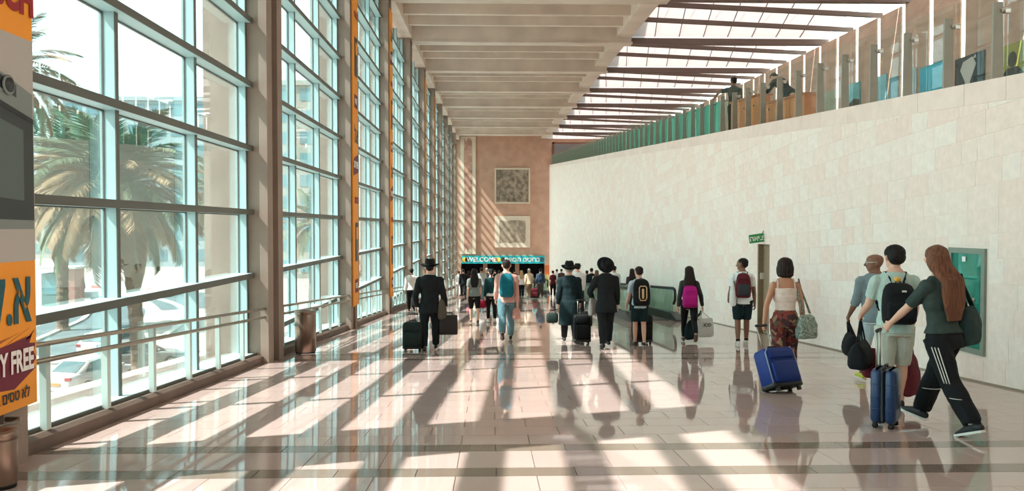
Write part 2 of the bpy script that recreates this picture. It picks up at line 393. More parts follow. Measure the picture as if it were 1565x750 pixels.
# ------------------------------------------------------------------ window wall on the left
XF, XGL = -3.95, -4.17
kb = MB(); kb.ramp(-4.755, -3.79, YBACK, YEND, lambda y: fl(y) - 0.4, lambda y: fl(y) + 0.11)
kb.add([(-3.79, YBACK, fl(YBACK) + 0.11), (-3.79, YEND, fl(YEND) + 0.11), (-3.84, YEND, fl(YEND) + 0.14), (-3.84, YBACK, fl(YBACK) + 0.14), (-4.755, YEND, fl(YEND) + 0.14), (-4.755, YBACK, fl(YBACK) + 0.14)], [(0, 1, 2, 3), (3, 2, 4, 5)])
tag(kb.build('baseboard_left', M_KERB), kind='structure')
wl = MB(); wl.ramp(-5.1, -4.76, YBACK, YEND, lambda y: EXT - 0.5 if fl(y) > EXT else fl(y) - 0.6, lambda y: fl(y) + 0.12)
tag(wl.build('wall_left', M_CONC), kind='structure')
def sill(y): return fl(y) + 0.17
def head(y): return zb(y) + 0.02
M_SILL = mat('sill_metal', (196, 222, 220), 0.3)
for k in range(K0, K1 + 1):
    Ya = colY(k) + 0.475; Yb = colY(k + 1) - 0.475 if k < K1 else YEND - 0.02; n = k - K0 + 1
    if Yb - Ya < 0.6: continue
    win = tag(empty('window_%d' % n, (XGL, Ya, fl(Ya))), kind='structure')
    o0 = Vector((XGL, Ya, fl(Ya)))
    def put(q, name, m): q.v = [(p[0] - o0.x, p[1] - o0.y, p[2] - o0.z) for p in q.v]; return q.build(name, m, win)
    q = MB(); q.ramp(-4.30, -3.92, Ya, Yb, lambda y: fl(y) + 0.141, sill); put(q, 'window_sill', M_SILL)
    q = MB(); q.ramp(-3.925, -3.90, Ya, Yb, lambda y: fl(y) + 0.141, lambda y: sill(y) + 0.006); put(q, 'sill_edge', M_DARKCAP)
    L3 = (Yb - Ya) / 3; ms = [Ya + 0.03, Ya + L3, Ya + 2 * L3, Yb - 0.03]
    for my in ms:
        q = MB(); q.ramp(-4.20, -4.03, my - 0.028, my + 0.028, sill, head); mu = put(q, 'mullion', M_ALU)
        for xa, xb in ((-4.034, -4.022), (-4.172, -4.150)):
            q = MB(); q.ramp(xa, xb, my - 0.034, my + 0.034, sill, head); q.v = [(p[0] - o0.x, p[1] - o0.y, p[2] - o0.z) for p in q.v]; q.build('gasket', M_DARKCAP, mu)
    zs = []; z = CAMZ + 0.28 - 1.05 * 12
    while z < head(Yb):
        if z - 0.12 >= sill(Ya): zs.append(z)
        z += 1.05
    for z in zs:
        # stretch of this transom that lies above the sill and below the head
        y0 = max(Ya, (0.17 - (z - 0.085)) / SL) if True else Ya
        y1 = Yb
        if z - 0.12 < sill(Ya): continue
        if z > head(y0) - 0.05: continue
        q = MB(); q.box(-4.20, XF + 0.02, y0, y1, z - 0.08, z); tr = put(q, 'transom', M_ALU)
        q = MB(); q.box(-4.18, -4.15, y0, y1, z - 0.095, z - 0.0795); q.v = [(p[0] - o0.x, p[1] - o0.y, p[2] - o0.z) for p in q.v]; q.build('gasket', M_DARKCAP, tr)
        q = MB(); q.box(XF - 0.002, XF + 0.012, y0, y1, z - 0.086, z + 0.002); q.v = [(p[0] - o0.x + 0, p[1] - o0.y, p[2] - o0.z) for p in q.v]
        q.v = [(p[0] + 0.012, p[1], p[2]) for p in q.v]; q.build('cover_strip', M_DARKCAP, tr)
    for a, c in zip(ms[:-1], ms[1:]):
        zz = [-30] + zs + [40]
        for z0, z1 in zip(zz[:-1], zz[1:]):
            poly = [(a + 0.028, z0), (c - 0.028, z0), (c - 0.028, z1 - 0.08), (a + 0.028, z1 - 0.08)]
            poly = clip(poly, -SL, -1, -0.17); poly = clip(poly, -0.0255, 1, 10.08 - 0.0255 * 36.9 + 0.02)
            if len(poly) < 3 or max(p[1] for p in poly) - min(p[1] for p in poly) < 0.03: continue
            q = MB(); q.prism([(XGL, p[0], p[1]) for p in poly], (0.012, 0, 0)); put(q, 'pane', M_GLASS)
# concrete columns between the window bays
for k in range(K0, K1 + 2):
    yc = colY(k)
    if yc + 0.475 > YEND: continue
    lab = 'ribbed concrete column between tall window bays'
    if k == 0: lab = 'concrete column carrying the wide oven advertisement'
    elif k == 1: lab = 'bare brown concrete column beside the cylindrical litter bin'
    elif k in (2, 3, 5, 6): lab = 'concrete column carrying a narrow orange banner between window bays'
    c = empty('concrete_column', (-4.0, yc, fl(yc)), 0, lab, 'column', 'columns of the window wall')
    for s in (-1, 1):
        q = MB(); a, d = sorted((yc + s * 0.165, yc + s * 0.475)); q.ramp(-4.74, -3.70, a, d, lambda y: fl(y), lambda y: zb(y) + 0.3)
        q.v = [(p[0] + 4.0, p[1] - yc, p[2] - fl(yc)) for p in q.v]; q.build('pier', M_COLUMN, c)
    q = MB(); q.ramp(-4.66, -3.88, yc - 0.165, yc + 0.165, lambda y: fl(y), lambda y: zb(y) + 0.3); q.v = [(p[0] + 4.0, p[1] - yc, p[2] - fl(yc)) for p in q.v]; q.build('groove', M_KERB, c)
# hand rails along the windows
for k in range(K0, K1 + 1):
    Ya = colY(k) + 0.475; Yb = colY(k + 1) - 0.475 if k < K1 else YEND - 0.02
    if Yb - Ya < 2: continue
    if k in (K0, -1): continue
    farl = {2: 'third window rail, between the two near orange banners', 3: 'window rail beyond the second orange banner', 4: 'window rail before the bay ahead of the third orange banner'}
    lab = ('steel handrail on pale posts before the window beside the oven advertisement' if k == 0 else 'steel handrail on pale posts behind the cylindrical litter bin' if k == 1 else farl.get(k, 'twin steel handrail on pale posts before a window bay toward the mosaics'))
    h = empty('window_handrail', (-3.86, Ya, fl(Ya) + 0.14), 0, lab, 'handrail', 'handrails along the window wall')
    def hp(q, nm, m, sm=False): q.v = [(p[0] + 3.86, p[1] - Ya, p[2] - fl(Ya) - 0.14) for p in q.v]; return q.build(nm, m, h, sm)
    for z in (0.77, 0.91):
        q = MB(); q.tube([(-3.76, Ya, fl(Ya) + z), (-3.76, Yb, fl(Yb) + z)], 0.022, 10); hp(q, 'rail', M_RAIL, True)
    y = Ya + 0.55
    while y < Yb:
        q = MB(); q.box(-3.90, -3.84, y - 0.035, y + 0.035, fl(y) + 0.145, fl(y) + 0.89); pst = hp(q, 'post', M_POST)
        for z in (0.77, 0.91):
            q = MB(); q.box(-3.85, -3.76, y - 0.015, y + 0.015, fl(y) + z - 0.012, fl(y) + z + 0.004)
            q.v = [(p[0] + 3.86, p[1] - Ya, p[2] - fl(Ya) - 0.14) for p in q.v]; q.build('bracket', M_RAIL, pst)
        y += 1.08

# ------------------------------------------------------------------ concrete ceiling with beams, ribs and the skylight above the gallery
cb = MB(); cb.ramp(-5.05, 6.55, YBACK, YEND + 0.5, lambda y: zb(y) + 0.95, lambda y: zb(y) + 1.2)
ceiling = tag(cb.build('ceiling', M_CEIL), kind='structure')
q = MB(); q.ramp(-5.05, -4.75, YBACK, YEND, lambda y: zb(y), lambda y: zb(y) + 0.95); q.build('fascia', M_CONC, ceiling)
q = MB(); q.ramp(-4.30, -3.62, YBACK, YEND, lambda y: zb(y) + 0.10, lambda y: zb(y) + 0.95); q.build('edge_beam', M_CEIL, ceiling)
M_BAR = mat('skylight_bar', (96, 78, 70), 0.6)
for k in range(K0, K1 + 1):
    yc = colY(k)
    q = MB(); q.ramp(-3.62, 6.55, yc - 0.28, yc + 0.28, zb, lambda y: zb(y) + 0.95); q.build('beam', M_CEIL, ceiling)
    q = MB(); q.ramp(-3.62, 6.6, yc - 0.34, yc + 0.34, lambda y: zb(y) - 0.07, zb); q.build('beam_lip', M_CEIL, ceiling)
    if yc > YEND - 2: continue
    ye = min(yc + BAY, YEND)
    for i in (1, 2, 3):
        yr = yc + BAY * i / 4
        if yr > YEND - 0.3: continue
        q = MB(); q.ramp(-3.62, 5.85, yr - 0.12, yr + 0.12, lambda y: zb(y) + 0.34, lambda y: zb(y) + 0.95); q.build('rib', M_CEIL, ceiling)
    q = MB(); q.ramp(5.85, 6.55, yc + 0.28, ye - 0.28, lambda y: zb(y) + 0.22, lambda y: zb(y) + 1.0); q.build('long_beam', M_CEIL, ceiling)
sky = tag(empty('skylight', (XR, 0, 0)), kind='structure')
for k in range(K0, K1 + 1):
    yc = colY(k); ye = min(yc + BAY, YEND)
    q = MB(); q.ramp(6.55, 15.9, yc - 0.16, yc + 0.16, lambda y: zb(y) - 0.05, lambda y: zb(y) + 0.22); q.v = [(p[0] - XR, p[1], p[2]) for p in q.v]; q.build('main_bar', M_BAR, sky)
    if ye - yc < 4: continue
    for i in (1, 2):
        yr = yc + BAY * i / 3; za = zb(yr)
        q = MB(); q.hexa([(6.55 - XR, yr - 0.08, za + 0.42), (15.9 - XR, yr - 0.08, za + 0.02), (15.9 - XR, yr + 0.08, za + 0.02), (6.55 - XR, yr + 0.08, za + 0.42), (6.55 - XR, yr - 0.08, za + 0.60), (15.9 - XR, yr - 0.08, za + 0.20), (15.9 - XR, yr + 0.08, za + 0.20), (6.55 - XR, yr + 0.08, za + 0.60)])
        q.build('cross_bar', M_BAR, sky)
    za, zc = zb(yc) + 1.5, zb(ye) + 0.30
    nP = 8; wP = (15.62 - 6.5) / nP
    for i in range(nP):
        xa = 6.5 + i * wP - XR; sh = 0.0
        q = MB(); p = [(xa, yc + 0.2, za), (xa + wP, yc + 0.2, za), (xa + wP, ye - 0.17, zc), (xa, ye - 0.17, zc)]
        q.prism(p, (0, 0, 0.02)); q.build('skylight_panel', M_SKYL, sky)
        q = MB(); x_t, x_b = xa + 0.0, xa + 1.15
        if i < nP - 1:
            q.prism([(x_t, yc + 0.2, za - 0.03), (x_t + 0.035, yc + 0.2, za - 0.03), (x_b + 0.035, ye - 0.17, zc - 0.03), (x_b, ye - 0.17, zc - 0.03)], (0, 0, 0.028)); q.build('panel_joint', mat('panel_joint', (120, 112, 108), 0.7), sky)
    q = MB(); q.ramp(15.65 - XR, 19.6 - XR, yc + .17, ye - .17, lambda u: zb(u) + .55, lambda u: zb(u) + .57); q.build('roof_pane', M_CLEARG, sky)  # clear roof strip added so sun reaches the wall behind the panels
    q = MB(); q.box(6.5 - XR, 15.6 - XR, ye + 0.05, ye + 0.12, zb(ye) + 0.2, zb(ye) + 1.7); q.build('upstand', M_SKYL, sky)

# ------------------------------------------------------------------ end wall
ew = MB(); ZE = fl(YEND)
ew.box(-4.9, -3.45, YEND, YEND + 0.6, ZE - 0.3, 12.6); ew.box(6.3, 7.2, YEND, YEND + 0.6, ZE - 0.3, 12.6); ew.box(-3.45, 6.3, YEND, YEND + 0.6, -2.75, 12.6)
ew.box(7.2, 13.2, YEND, YEND + 0.6, ZE - 0.3, zt(YEND) - 0.1); ew.box(7.2, 13.2, YEND, YEND + 0.6, 11.15, 12.8); ew.box(13.2, 20, YEND, YEND + 0.6, ZE - 0.3, 12.8)
wall_end = tag(ew.build('wall_end', M_ENDW), kind='structure')
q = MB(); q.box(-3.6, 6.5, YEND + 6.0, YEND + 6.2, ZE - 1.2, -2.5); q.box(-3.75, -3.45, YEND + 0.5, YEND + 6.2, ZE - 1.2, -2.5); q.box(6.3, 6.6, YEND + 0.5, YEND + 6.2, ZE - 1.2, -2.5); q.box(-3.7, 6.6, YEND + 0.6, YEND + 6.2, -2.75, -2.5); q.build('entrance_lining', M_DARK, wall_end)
for x in (-0.9, 2.9):
    q = MB(); q.box(x, x + 0.5, YEND + 2.1, YEND + 2.5, ZE - 0.2, -2.75); q.build('entrance_pier', M_ENDW, wall_end)
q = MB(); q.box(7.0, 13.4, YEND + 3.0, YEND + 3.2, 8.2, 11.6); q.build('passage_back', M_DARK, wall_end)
q = MB(); q.box(7.15, 7.4, YEND - 0.1, YEND + 0.4, zt(YEND), 11.3); q.box(7.15, 13.3, YEND - 0.1, YEND + 0.4, 11.1, 11.3); q.build('passage_frame', mat('brown_frame', (112, 70, 52), 0.6), wall_end)
tag((lambda q: (q.box(-4.9, XG + 1, YBACK - 0.3, YBACK, -1, 11.2), q.build('wall_back', M_ENDW))[1])(MB()), kind='structure')

# ------------------------------------------------------------------ gallery above the right wall
gf = MB(); gf.ramp(XR + 0.42, 19.5, YBACK, YEND, lambda y: zt(y) - 0.4, lambda y: zt(y) - 0.06)
tag(gf.build('floor_gallery', mat('gallery_floor', (190, 172, 156), 0.25, vary=(3, 0.08))), kind='structure')
gw = MB(); gw.ramp(19.5, 19.8, YBACK, YEND, lambda y: zt(y) - 0.4, lambda y: zb(y) + 0.6)
wall_g = tag(gw.build('wall_gallery', M_WHITE), kind='structure')  # white wall set far back so the gaps between panels show bright
M_PANEL = mat('gallery_stone_panel', (182, 156, 138), 0.8, vary=(1.2, 0.16), bump=(8, 0.3), stretch=(1, 1, 3))
y = 3.2
while y < YEND - 2:
    q = MB(); q.ramp(15.55, 15.60, y, y + 1.60, lambda u: zt(u) - 0.06, lambda u: zb(u) - 0.06); q.build('panel', M_PANEL, wall_g); y += 1.88
# balustrade: fins with glass between, frosted teal in the far stretch
bal = empty('gallery_balustrade', (XR + 0.2, 10.46, zt(10.46)), 0, 'glass balustrade on grey metal fins along the top of the limestone wall', 'balustrade')
BO = Vector((XR + 0.2, 10.46, zt(10.46)))
M_FIN = mat('grey_fin', (150, 146, 132), 0.5, vary=(4, 0.08))
fin_me = MB(); fin_me.hexa([(-0.10, -0.02, 0.001), (0.05, -0.02, 0.001), (0.05, 0.02, 0.001), (-0.10, 0.02, 0.001), (-0.09, -0.02, 1.05), (0.03, -0.02, 1.05), (0.03, 0.02, 1.05), (-0.09, 0.02, 1.05)])
fin_me = fin_me.mesh('fin', M_FIN)
cl = MB(); cl.tube([(0.0, -.02, 0.93), (0.13, -.02, 0.955)], 0.028, 8); cl.box(.05, .12, -.05, .02, .90, .95); cl_me = cl.mesh('clamp', M_STEEL)
nfin = int((88.2 - 3.5) / 1.14)
for i in range(-6, 68):
    y = 10.46 + i * 1.14
    if y > 88.4: break
    f = link('fin', fin_me, bal, Vector((XR + 0.2, y, zt(y))) - BO); link('clamp', cl_me, f)
    q = MB(); ga, gb = y + 0.03, min(y + 1.11, 88.6); top = 1.28
    teal = y > 22.8
    if teal: top = 0.98
    q.ramp(XR + 0.275, XR + 0.289, ga, gb, lambda u: zt(u) + 0.02, lambda u: zt(u) + top); q.v = [tuple(Vector(p) - BO) for p in q.v]
    q.build('glass_panel', M_TEALG if teal else M_CLEARG, bal)
    if teal:
        q = MB(); q.ramp(XR + 0.275, XR + 0.289, ga, gb, lambda u: zt(u) + 0.99, lambda u: zt(u) + 1.28); q.v = [tuple(Vector(p) - BO) for p in q.v]; q.build('glass_panel', M_CLEARG, bal)
# ------------------------------------------------------------------ street outside
M_GRD = mat('pale_paving', (140, 132, 126), 0.9, vary=(0.15, 0.05))
M_ASPH = mat('asphalt', (76, 90, 92), 0.9, vary=(0.3, 0.08))
g = MB(); g.box(-260, -5.1, -60, 330, EXT - 0.4, EXT); tag(g.build('ground_outside', M_GRD), kind='structure')
def ribbon(pts, w, h, name, m, label=None, cat=None, kind=None):
    P = [on_level(x, y, EXT) for x, y in pts]; q = MB(); rings = []
    for i, p in enumerate(P):
        d = (P[min(i + 1, len(P) - 1)] - P[max(i - 1, 0)]); d.z = 0; d.normalize(); n = Vector((-d.y, d.x, 0)) * w / 2
        rings.append([tuple(p - n + Vector((0, 0, 0.001))), tuple(p + n + Vector((0, 0, 0.001))), tuple(p + n + Vector((0, 0, h))), tuple(p - n + Vector((0, 0, h)))])
    q.loft(rings); return tag(q.build(name, m), label, cat, kind=kind)
def arc(pts, n=6):          # smooth the pixel polyline
    out = []
    for i in range(len(pts) - 1):
        p0, p1, p2, p3 = pts[max(i - 1, 0)], pts[i], pts[i + 1], pts[min(i + 2, len(pts) - 1)]
        for k in range(n):
            t = k / n; out.append(tuple(0.5 * ((2 * p1[a]) + (-p0[a] + p2[a]) * t + (2 * p0[a] - 5 * p1[a] + 4 * p2[a] - p3[a]) * t * t + (-p0[a] + 3 * p1[a] - 3 * p2[a] + p3[a]) * t ** 3) for a in (0, 1)))
    return out + [pts[-1]]
ribbon(arc([(20, 545), (80, 517), (125, 500), (150, 486), (158, 476), (150, 470)]), 6.5, 0.01, 'road_bend', M_ASPH, kind='structure')
ribbon(arc([(150, 458), (250, 452), (300, 456), (330, 470)]), 9.0, 0.012, 'road_far', M_ASPH, kind='structure')
M_KW = mat('kerb_white', (170, 166, 160), 0.8); M_KR = mat('kerb_red', (160, 80, 70), 0.8)
ribbon(arc([(40, 528), (90, 506), (125, 490), (137, 478)]), 0.35, 0.14, 'street_kerb', M_KW, 'white kerb along the inside of the curved road', 'kerb')
ribbon(arc([(230, 455), (262, 463), (284, 476), (286, 488), (270, 502), (252, 514)]), 0.4, 0.14, 'street_kerb', M_KW, 'white kerb curving round behind the palm trunk', 'kerb')
kr = empty('striped_kerb', on_level(150, 437, EXT), 0, 'red and white striped kerb along the far road', 'kerb')
for i in range(14):
    p = on_level(70 + i * 14, 437 + i * 0.6, EXT) - kr.location; p2 = on_level(84 + i * 14, 437 + i * 0.6 + .6, EXT) - kr.location
    q = MB(); q.hexa([tuple(p), tuple(p2), tuple(p2 + Vector((0, .5, 0))), tuple(p + Vector((0, .5, 0))), tuple(p + Vector((0, 0, .3))), tuple(p2 + Vector((0, 0, .3))), tuple(p2 + Vector((0, .5, .3))), tuple(p + Vector((0, .5, .3)))]); q.build('kerb_stone', M_KR if i % 2 else M_KW, kr)
def building(cx, cy, w, d, h, floors, cols, label, rgb, glassrgb):
    e = empty('office_building', (cx, cy, EXT), 0, label, 'building'); m = mat('facade_%d' % cx, rgb, 0.8); gm = mat('facade_glass_%d' % cx, glassrgb, 0.25)
    q = MB(); q.box(-w / 2, w / 2, -d / 2, d / 2, 0, h); q.build('wall', m, e)
    q = MB(); q.box(-w / 2 - .3, w / 2 + .3, -d / 2 - .3, d / 2 + .3, h, h + 0.7); q.build('roof', m, e)
    fh = h / floors; cw = w / cols
    for i in range(floors):
        for j in range(cols):
            q = MB(); q.box(-w / 2 + cw * (j + .12), -w / 2 + cw * (j + .88), -d / 2 - 0.06, -d / 2 + .02, fh * (i + .3), fh * (i + .85)); q.build('window', gm, e)
        for j in range(6):
            q = MB(); q.box(w / 2 - .02, w / 2 + .06, -d / 2 + d / 6 * (j + .12), -d / 2 + d / 6 * (j + .88), fh * (i + .3), fh * (i + .85)); q.build('window', gm, e)
    return e
building(-62, 152, 30, 16, 30, 8, 8, 'pale bluish office block with ribbon windows beyond the palms', (140, 156, 158), (92, 124, 132))
building(-27, 118, 10, 14, 27, 9, 4, 'narrow beige tower with blue windows seen through the second window bay', (150, 146, 136), (96, 128, 134))
building(-100, 190, 30, 16, 12, 3, 7, 'low white terminal building across the far road', (160, 158, 154), (110, 138, 138))
gb = at_depth(96, 470, 62); gbl = on_level(96, 466, EXT)
e = empty('guard_booth', gbl, 0.1, 'pink pillared guard booth beside the far road', 'booth')
for nm, bx, rgb in (('wall', (-1.4, 0.2, -1, 1, 0, 3.0), (110, 136, 134)), ('pillar', (0.2, 1.5, -1.1, 1.1, 0, 3.4), (170, 128, 116)), ('roof', (-1.7, 1.7, -1.3, 1.3, 3.4, 3.6), (180, 176, 170))):
    q = MB(); q.box(*bx); q.build(nm, mat('booth_' + nm, rgb, 0.8), e)
q = MB(); q.box(-1.1, -0.1, -1.03, -0.99, 1.1, 2.4); q.build('window', mat('booth_glass', (110, 150, 156), 0.2), e)
# date palms
M_TRUNK = mat('palm_trunk', (112, 92, 76), 0.9, vary=(6, 0.25), bump=(14, 0.6))
M_FGREEN = mat('frond_green', (88, 102, 70), 0.7, rnd=0.25); M_FTAN = mat('frond_tan', (136, 112, 80), 0.8, rnd=0.2)
def frond_mesh(seed, L, droop, m):
    r = random.Random(seed); q = MB(); pts = []; n = 9
    for i in range(n + 1):
        t = i / n; pts.append(Vector((L * (t - 0.16 * droop * t * t), 0, L * (0.40 * t - 0.62 * droop * t * t))))
    q.tube(pts, [0.035 * (1 - 0.85 * i / n) + 0.004 for i in range(n + 1)], 5, (0, 0, 1))
    K = 64
    for i in range(K):
        t = 0.12 + 0.88 * i / K; f = t * n; a = min(int(f), n - 1); p = pts[a].lerp(pts[a + 1], f - a); d = (pts[a + 1] - pts[a]).normalized()
        ll = (0.34 + 0.55 * math.sin(math.pi * min(1, t * 0.9 + 0.08))) * (0.85 + 0.3 * r.random())
        for s in (-1, 1):
            dirv = (d * 0.75 + Vector((0, s * 0.8, -0.12 - 0.35 * r.random()))).normalized(); tip = p + dirv * ll; w = Vector((0, 0, 1)).cross(dirv).normalized() * 0.024
            mid = p.lerp(tip, 0.45) + Vector((0, 0, 0.02))
            q.add([tuple(p - w * .6), tuple(p + w * .6), tuple(mid + w), tuple(mid - w), tuple(tip)], [(0, 1, 2, 3), (3, 2, 4)])
    return q.mesh('frond', m)
FR = [frond_mesh(1, 3.9, 0.55, M_FGREEN), frond_mesh(2, 4.2, 1.0, M_FGREEN), frond_mesh(3, 4.2, 1.35, M_FTAN), frond_mesh(4, 4.0, 0.9, M_FTAN)]
def palm(base, height, lean, label, nfr, sc, seed):
    e = empty('date_palm', base, 0, label, 'palm tree', 'palms outside'); r = random.Random(seed)
    q = MB(); pts, rad = [], []
    for i in range(int(height / 0.25) + 1):
        t = i * 0.25 / height; pts.append((lean[0] * t * t, lean[1] * t * t, i * 0.25)); rad.append((0.27 + 0.03 * (i % 2) - 0.05 * t) * sc + (0.12 * sc if i == 0 else 0))
    q.tube(pts, rad, 12, (0, 1, 0)); q.build('trunk', M_TRUNK, e)
    top = Vector((lean[0], lean[1], height - 0.1))
    for i in range(nfr):
        t = i / nfr; el = R(74 - 100 * t); me = FR[0] if t < 0.10 else FR[1] if t < 0.25 or i % 4 == 0 else FR[2 + i % 2]
        o = link('frond', me, e, top + Vector((0, 0, 0.25 * (1 - 2 * t))), (0, -el + R(20), i * 2.39996 + r.random() * 0.3)); o.scale = (sc,) * 3
    q = MB(); q.ell((top.x, top.y, top.z - 0.1), (0.42 * sc, 0.42 * sc, 0.6 * sc)); q.build('crown_base', M_FTAN, e)
palm(on_level(213, 592, EXT), 9.0, (-0.9, 0, 0), 'broad date palm with drooping tan fronds outside the window beside the advertisement', 96, 1.15, 1)
palm(on_level(322, 528, EXT), 9.0, (0.2, 0, 0), 'slender palm growing beyond the bare column', 40, 0.8, 2)
palm(on_level(8, 560, EXT), 15.2, (0.2, 0, 0), 'tallest palm whose crown shows above the others', 40, 1.0, 3)
palm(on_level(96, 505, EXT), 11.2, (0.4, 0, 0), 'green palm standing beyond the road bend', 70, 1.35, 5)
palm(on_level(476, 500, EXT), 7.6, (0.2, 0, 0), 'small palm seen through the window behind the litter bin', 34, 0.8, 4)
# cars
M_CARW = mat('white_car_paint', (172, 170, 168), 0.25); M_CARS = mat('silver_car_paint', (140, 138, 134), 0.25, 0.3); M_CGL = mat('car_glass', (60, 84, 88), 0.08); M_TYRE = mat('tyre', (52, 48, 46), 0.8); M_RIM = mat('rim', (176, 170, 164), 0.3, 0.6)
M_TAIL = mat('tail_lamp', (140, 34, 40), 0.3); M_PLATE = mat('number_plate', (210, 110, 40), 0.5)
def sedan(loc, rz, label, paint, hatch=False, sc=1.0):
    e = empty('parked_car', loc, rz, label, 'car', 'cars parked outside'); e.scale = (sc,) * 3
    q = MB()   # y forward; stations along the length: y, half width, underside, shoulder
    st = [(-2.22, .62, .42, .82), (-2.16, .78, .30, .95), (-1.7, .86, .22, .98), (-0.9, .88, .2, .95), (0, .88, .2, .93), (1.0, .88, .2, .90), (1.7, .85, .22, .80), (2.1, .76, .28, .70), (2.2, .60, .38, .60)]
    rings = []
    for y, w, z0, z1 in st: rings.append([(-w * .9, y, z0), (-w, y, z0 + .14), (-w, y, (z0 + z1) / 2), (-w * .97, y, z1 - .08), (-w * .86, y, z1), (w * .86, y, z1), (w * .97, y, z1 - .08), (w, y, (z0 + z1) / 2), (w, y, z0 + .14), (w * .9, y, z0)])
    q.loft(rings); q.build('body', paint, e, True)
    q = MB(); cabs = [(-1.75 if not hatch else -2.0, .74, .95, .97), (-1.05 if not hatch else -1.6, .66, .95, 1.38), (-0.4, .63, .95, 1.46), (0.3, .63, .94, 1.44), (1.15, .72, .92, .94)]
    q.loft([[(-w * 1.13 if z1 > 1.1 else -w, y, z0), (-w, y, z1), (w, y, z1), (w * 1.13 if z1 > 1.1 else w, y, z0)] for y, w, z0, z1 in cabs]); q.build('cabin', paint, e, True)
    for s in (-1, 1):
        for ya, yb2, za, zb2 in ((-1.0, -0.36, 1.34, 1.40), (-0.28, 0.55, 1.40, 1.30)):
            q = MB(); q.prism([(s * .752, ya - (.32 if ya < -.5 else 0), 1.0), (s * .745, yb2 + (.2 if ya > -.5 else 0), 0.98), (s * .665, yb2 - (.12 if ya > -.5 else 0), zb2), (s * .675, ya, za)], (s * .012, 0, 0)); q.build('side_window', M_CGL, e)
        q = MB(); q.rbox((s * .62, -2.17, .80), (.30, .14, .15), .03, 2); q.build('tail_lamp', M_TAIL, e)
        q = MB(); q.rbox((s * .60, 2.1, .60), (.28, .16, .14), .04, 2); q.build('head_lamp', M_RIM, e)
        q = MB(); q.rbox((s * .93, .75, 1.0), (.16, .1, .12), .03, 2); q.build('wing_mirror', paint, e)
        for yw in (-1.32, 1.32):
            q = MB(); q.lathe([(.2, -.1), (.30, -.1), (.32, -.06), (.32, .06), (.30, .1), (.2, .1)], 24); w = q.build('wheel', M_TYRE, e, True, (s * .80, yw, .32), (0, R(90), 0))
            q = MB(); q.lathe([(.03, s * .105), (.20, s * .105), (.21, s * .09), (.02, s * .08)], 20); q.build('rim', M_RIM, w, False)
    q = MB(); q.prism([(-.62, -1.70, 1.0), (.62, -1.70, 1.0), (.56, -1.10, 1.36), (-.56, -1.10, 1.36)], (0, -.02, .02)) if not hatch else q.prism([(-.62, -1.97, 1.0), (.62, -1.97, 1.0), (.56, -1.64, 1.36), (-.56, -1.64, 1.36)], (0, -.02, .02)); q.build('rear_window', M_CGL, e)
    q = MB(); q.prism([(-.64, 1.10, .97), (.64, 1.10, .97), (.58, .36, 1.41), (-.58, .36, 1.41)], (0, .02, .02)); q.build('windscreen', M_CGL, e)
    q = MB(); q.box(-.26, .26, -2.255, -2.22, .50, .62); q.build('number_plate', M_PLATE, e)
    q = MB(); q.rbox((0, -2.16, .36), (1.5, .2, .2), .06, 3); q.build('bumper', paint, e)
    return e
p = on_level(143, 592, EXT); sedan(p, R(-14), 'white sedan with red tail lamps parked beneath the palms', M_CARW, sc=1.0)
p = on_level(212, 563, EXT); sedan(p, R(-52), 'silver hatchback parked beyond the broad palm trunk', M_CARS, True)
p = on_level(176, 541, EXT); sedan(p, R(-10), 'white hatchback parked in front of the white sedan', M_CARW, True)
p = on_level(118, 461, EXT)
e = empty('delivery_van', p, R(60), 'small white pickup van driving on the far road', 'van')
q = MB(); q.rbox((0, .1, .75), (1.8, 4.4, .7), .12, 3); q.build('body', M_CARW, e)
q = MB(); q.rbox((0, .6, 1.5), (1.7, 1.6, .9), .25, 3); q.build('cabin', M_CGL, e); q = MB(); q.rbox((0, .6, 1.98), (1.6, 1.5, .1), .05, 3); q.build('roof', M_CARW, e)
for s in (-1, 1):
    for yw in (-1.3, 1.5):
        q = MB(); q.lathe([(.2, -.1), (.35, -.1), (.35, .1), (.2, .1)], 18); q.build('wheel', M_TYRE, e, True, (s * .82, yw, .35), (0, R(90), 0))

# ------------------------------------------------------------------ big advertisement on the first column
AX = -3.66
YA0, YA1 = 5.36, 6.40
ad = empty('advertising_banner', (AX, 5.88, 0.09), 0, 'wide orange and grey oven advertisement wrapped on the column', 'banner')
def patch(poly, m, nm='print', lift=0.004, par=None, o=Vector((AX, 5.88, 0.09))):
    q = MB(); q.prism([tuple(Vector((AX + lift, y_, z_)) - o) for y_, z_ in poly], (0.002, 0, 0)); return q.build(nm, m, par or ad)
def rect(y0, y1, z0, z1): return [(y0, z0), (y1, z0), (y1, z1), (y0, z1)]
M_GREYP = mat('grey_print', (176, 170, 162), 0.6); M_OVEN = mat('oven_black_print', (36, 44, 44), 0.4); M_OVENG = mat('oven_steel_print', (120, 128, 124), 0.45); M_OVENW = mat('oven_window_print', (74, 86, 84), 0.3)
q = MB(); q.box(0, 0.004, YA0 - 5.88, YA1 - 5.88, 0, 8.5); q.build('sheet', M_ORANGE, ad)
patch(rect(YA0, YA1, 1.23, 2.97), M_GREYP, 'grey_field')
def sh(y0, y1, z0, z1):    # the oven is printed in perspective
    k = lambda y, z: z + (6.30 - y) * .28 * max(0.0, (z - 1.5) / 1.08); return [(y0, k(y0, z0)), (y1, k(y1, z0)), (y1, k(y1, z1)), (y0, k(y0, z1))]
patch(sh(YA0 + .03, 6.385, 1.48, 2.57), M_OVENG, 'oven_body', 0.0065)
patch(sh(YA0 + .03, 6.17, 2.46, 2.55), M_OVEN, 'control_panel', 0.009); patch(sh(YA0 + .03, 6.385, 1.55, 2.36), M_OVEN, 'oven_door', 0.009)
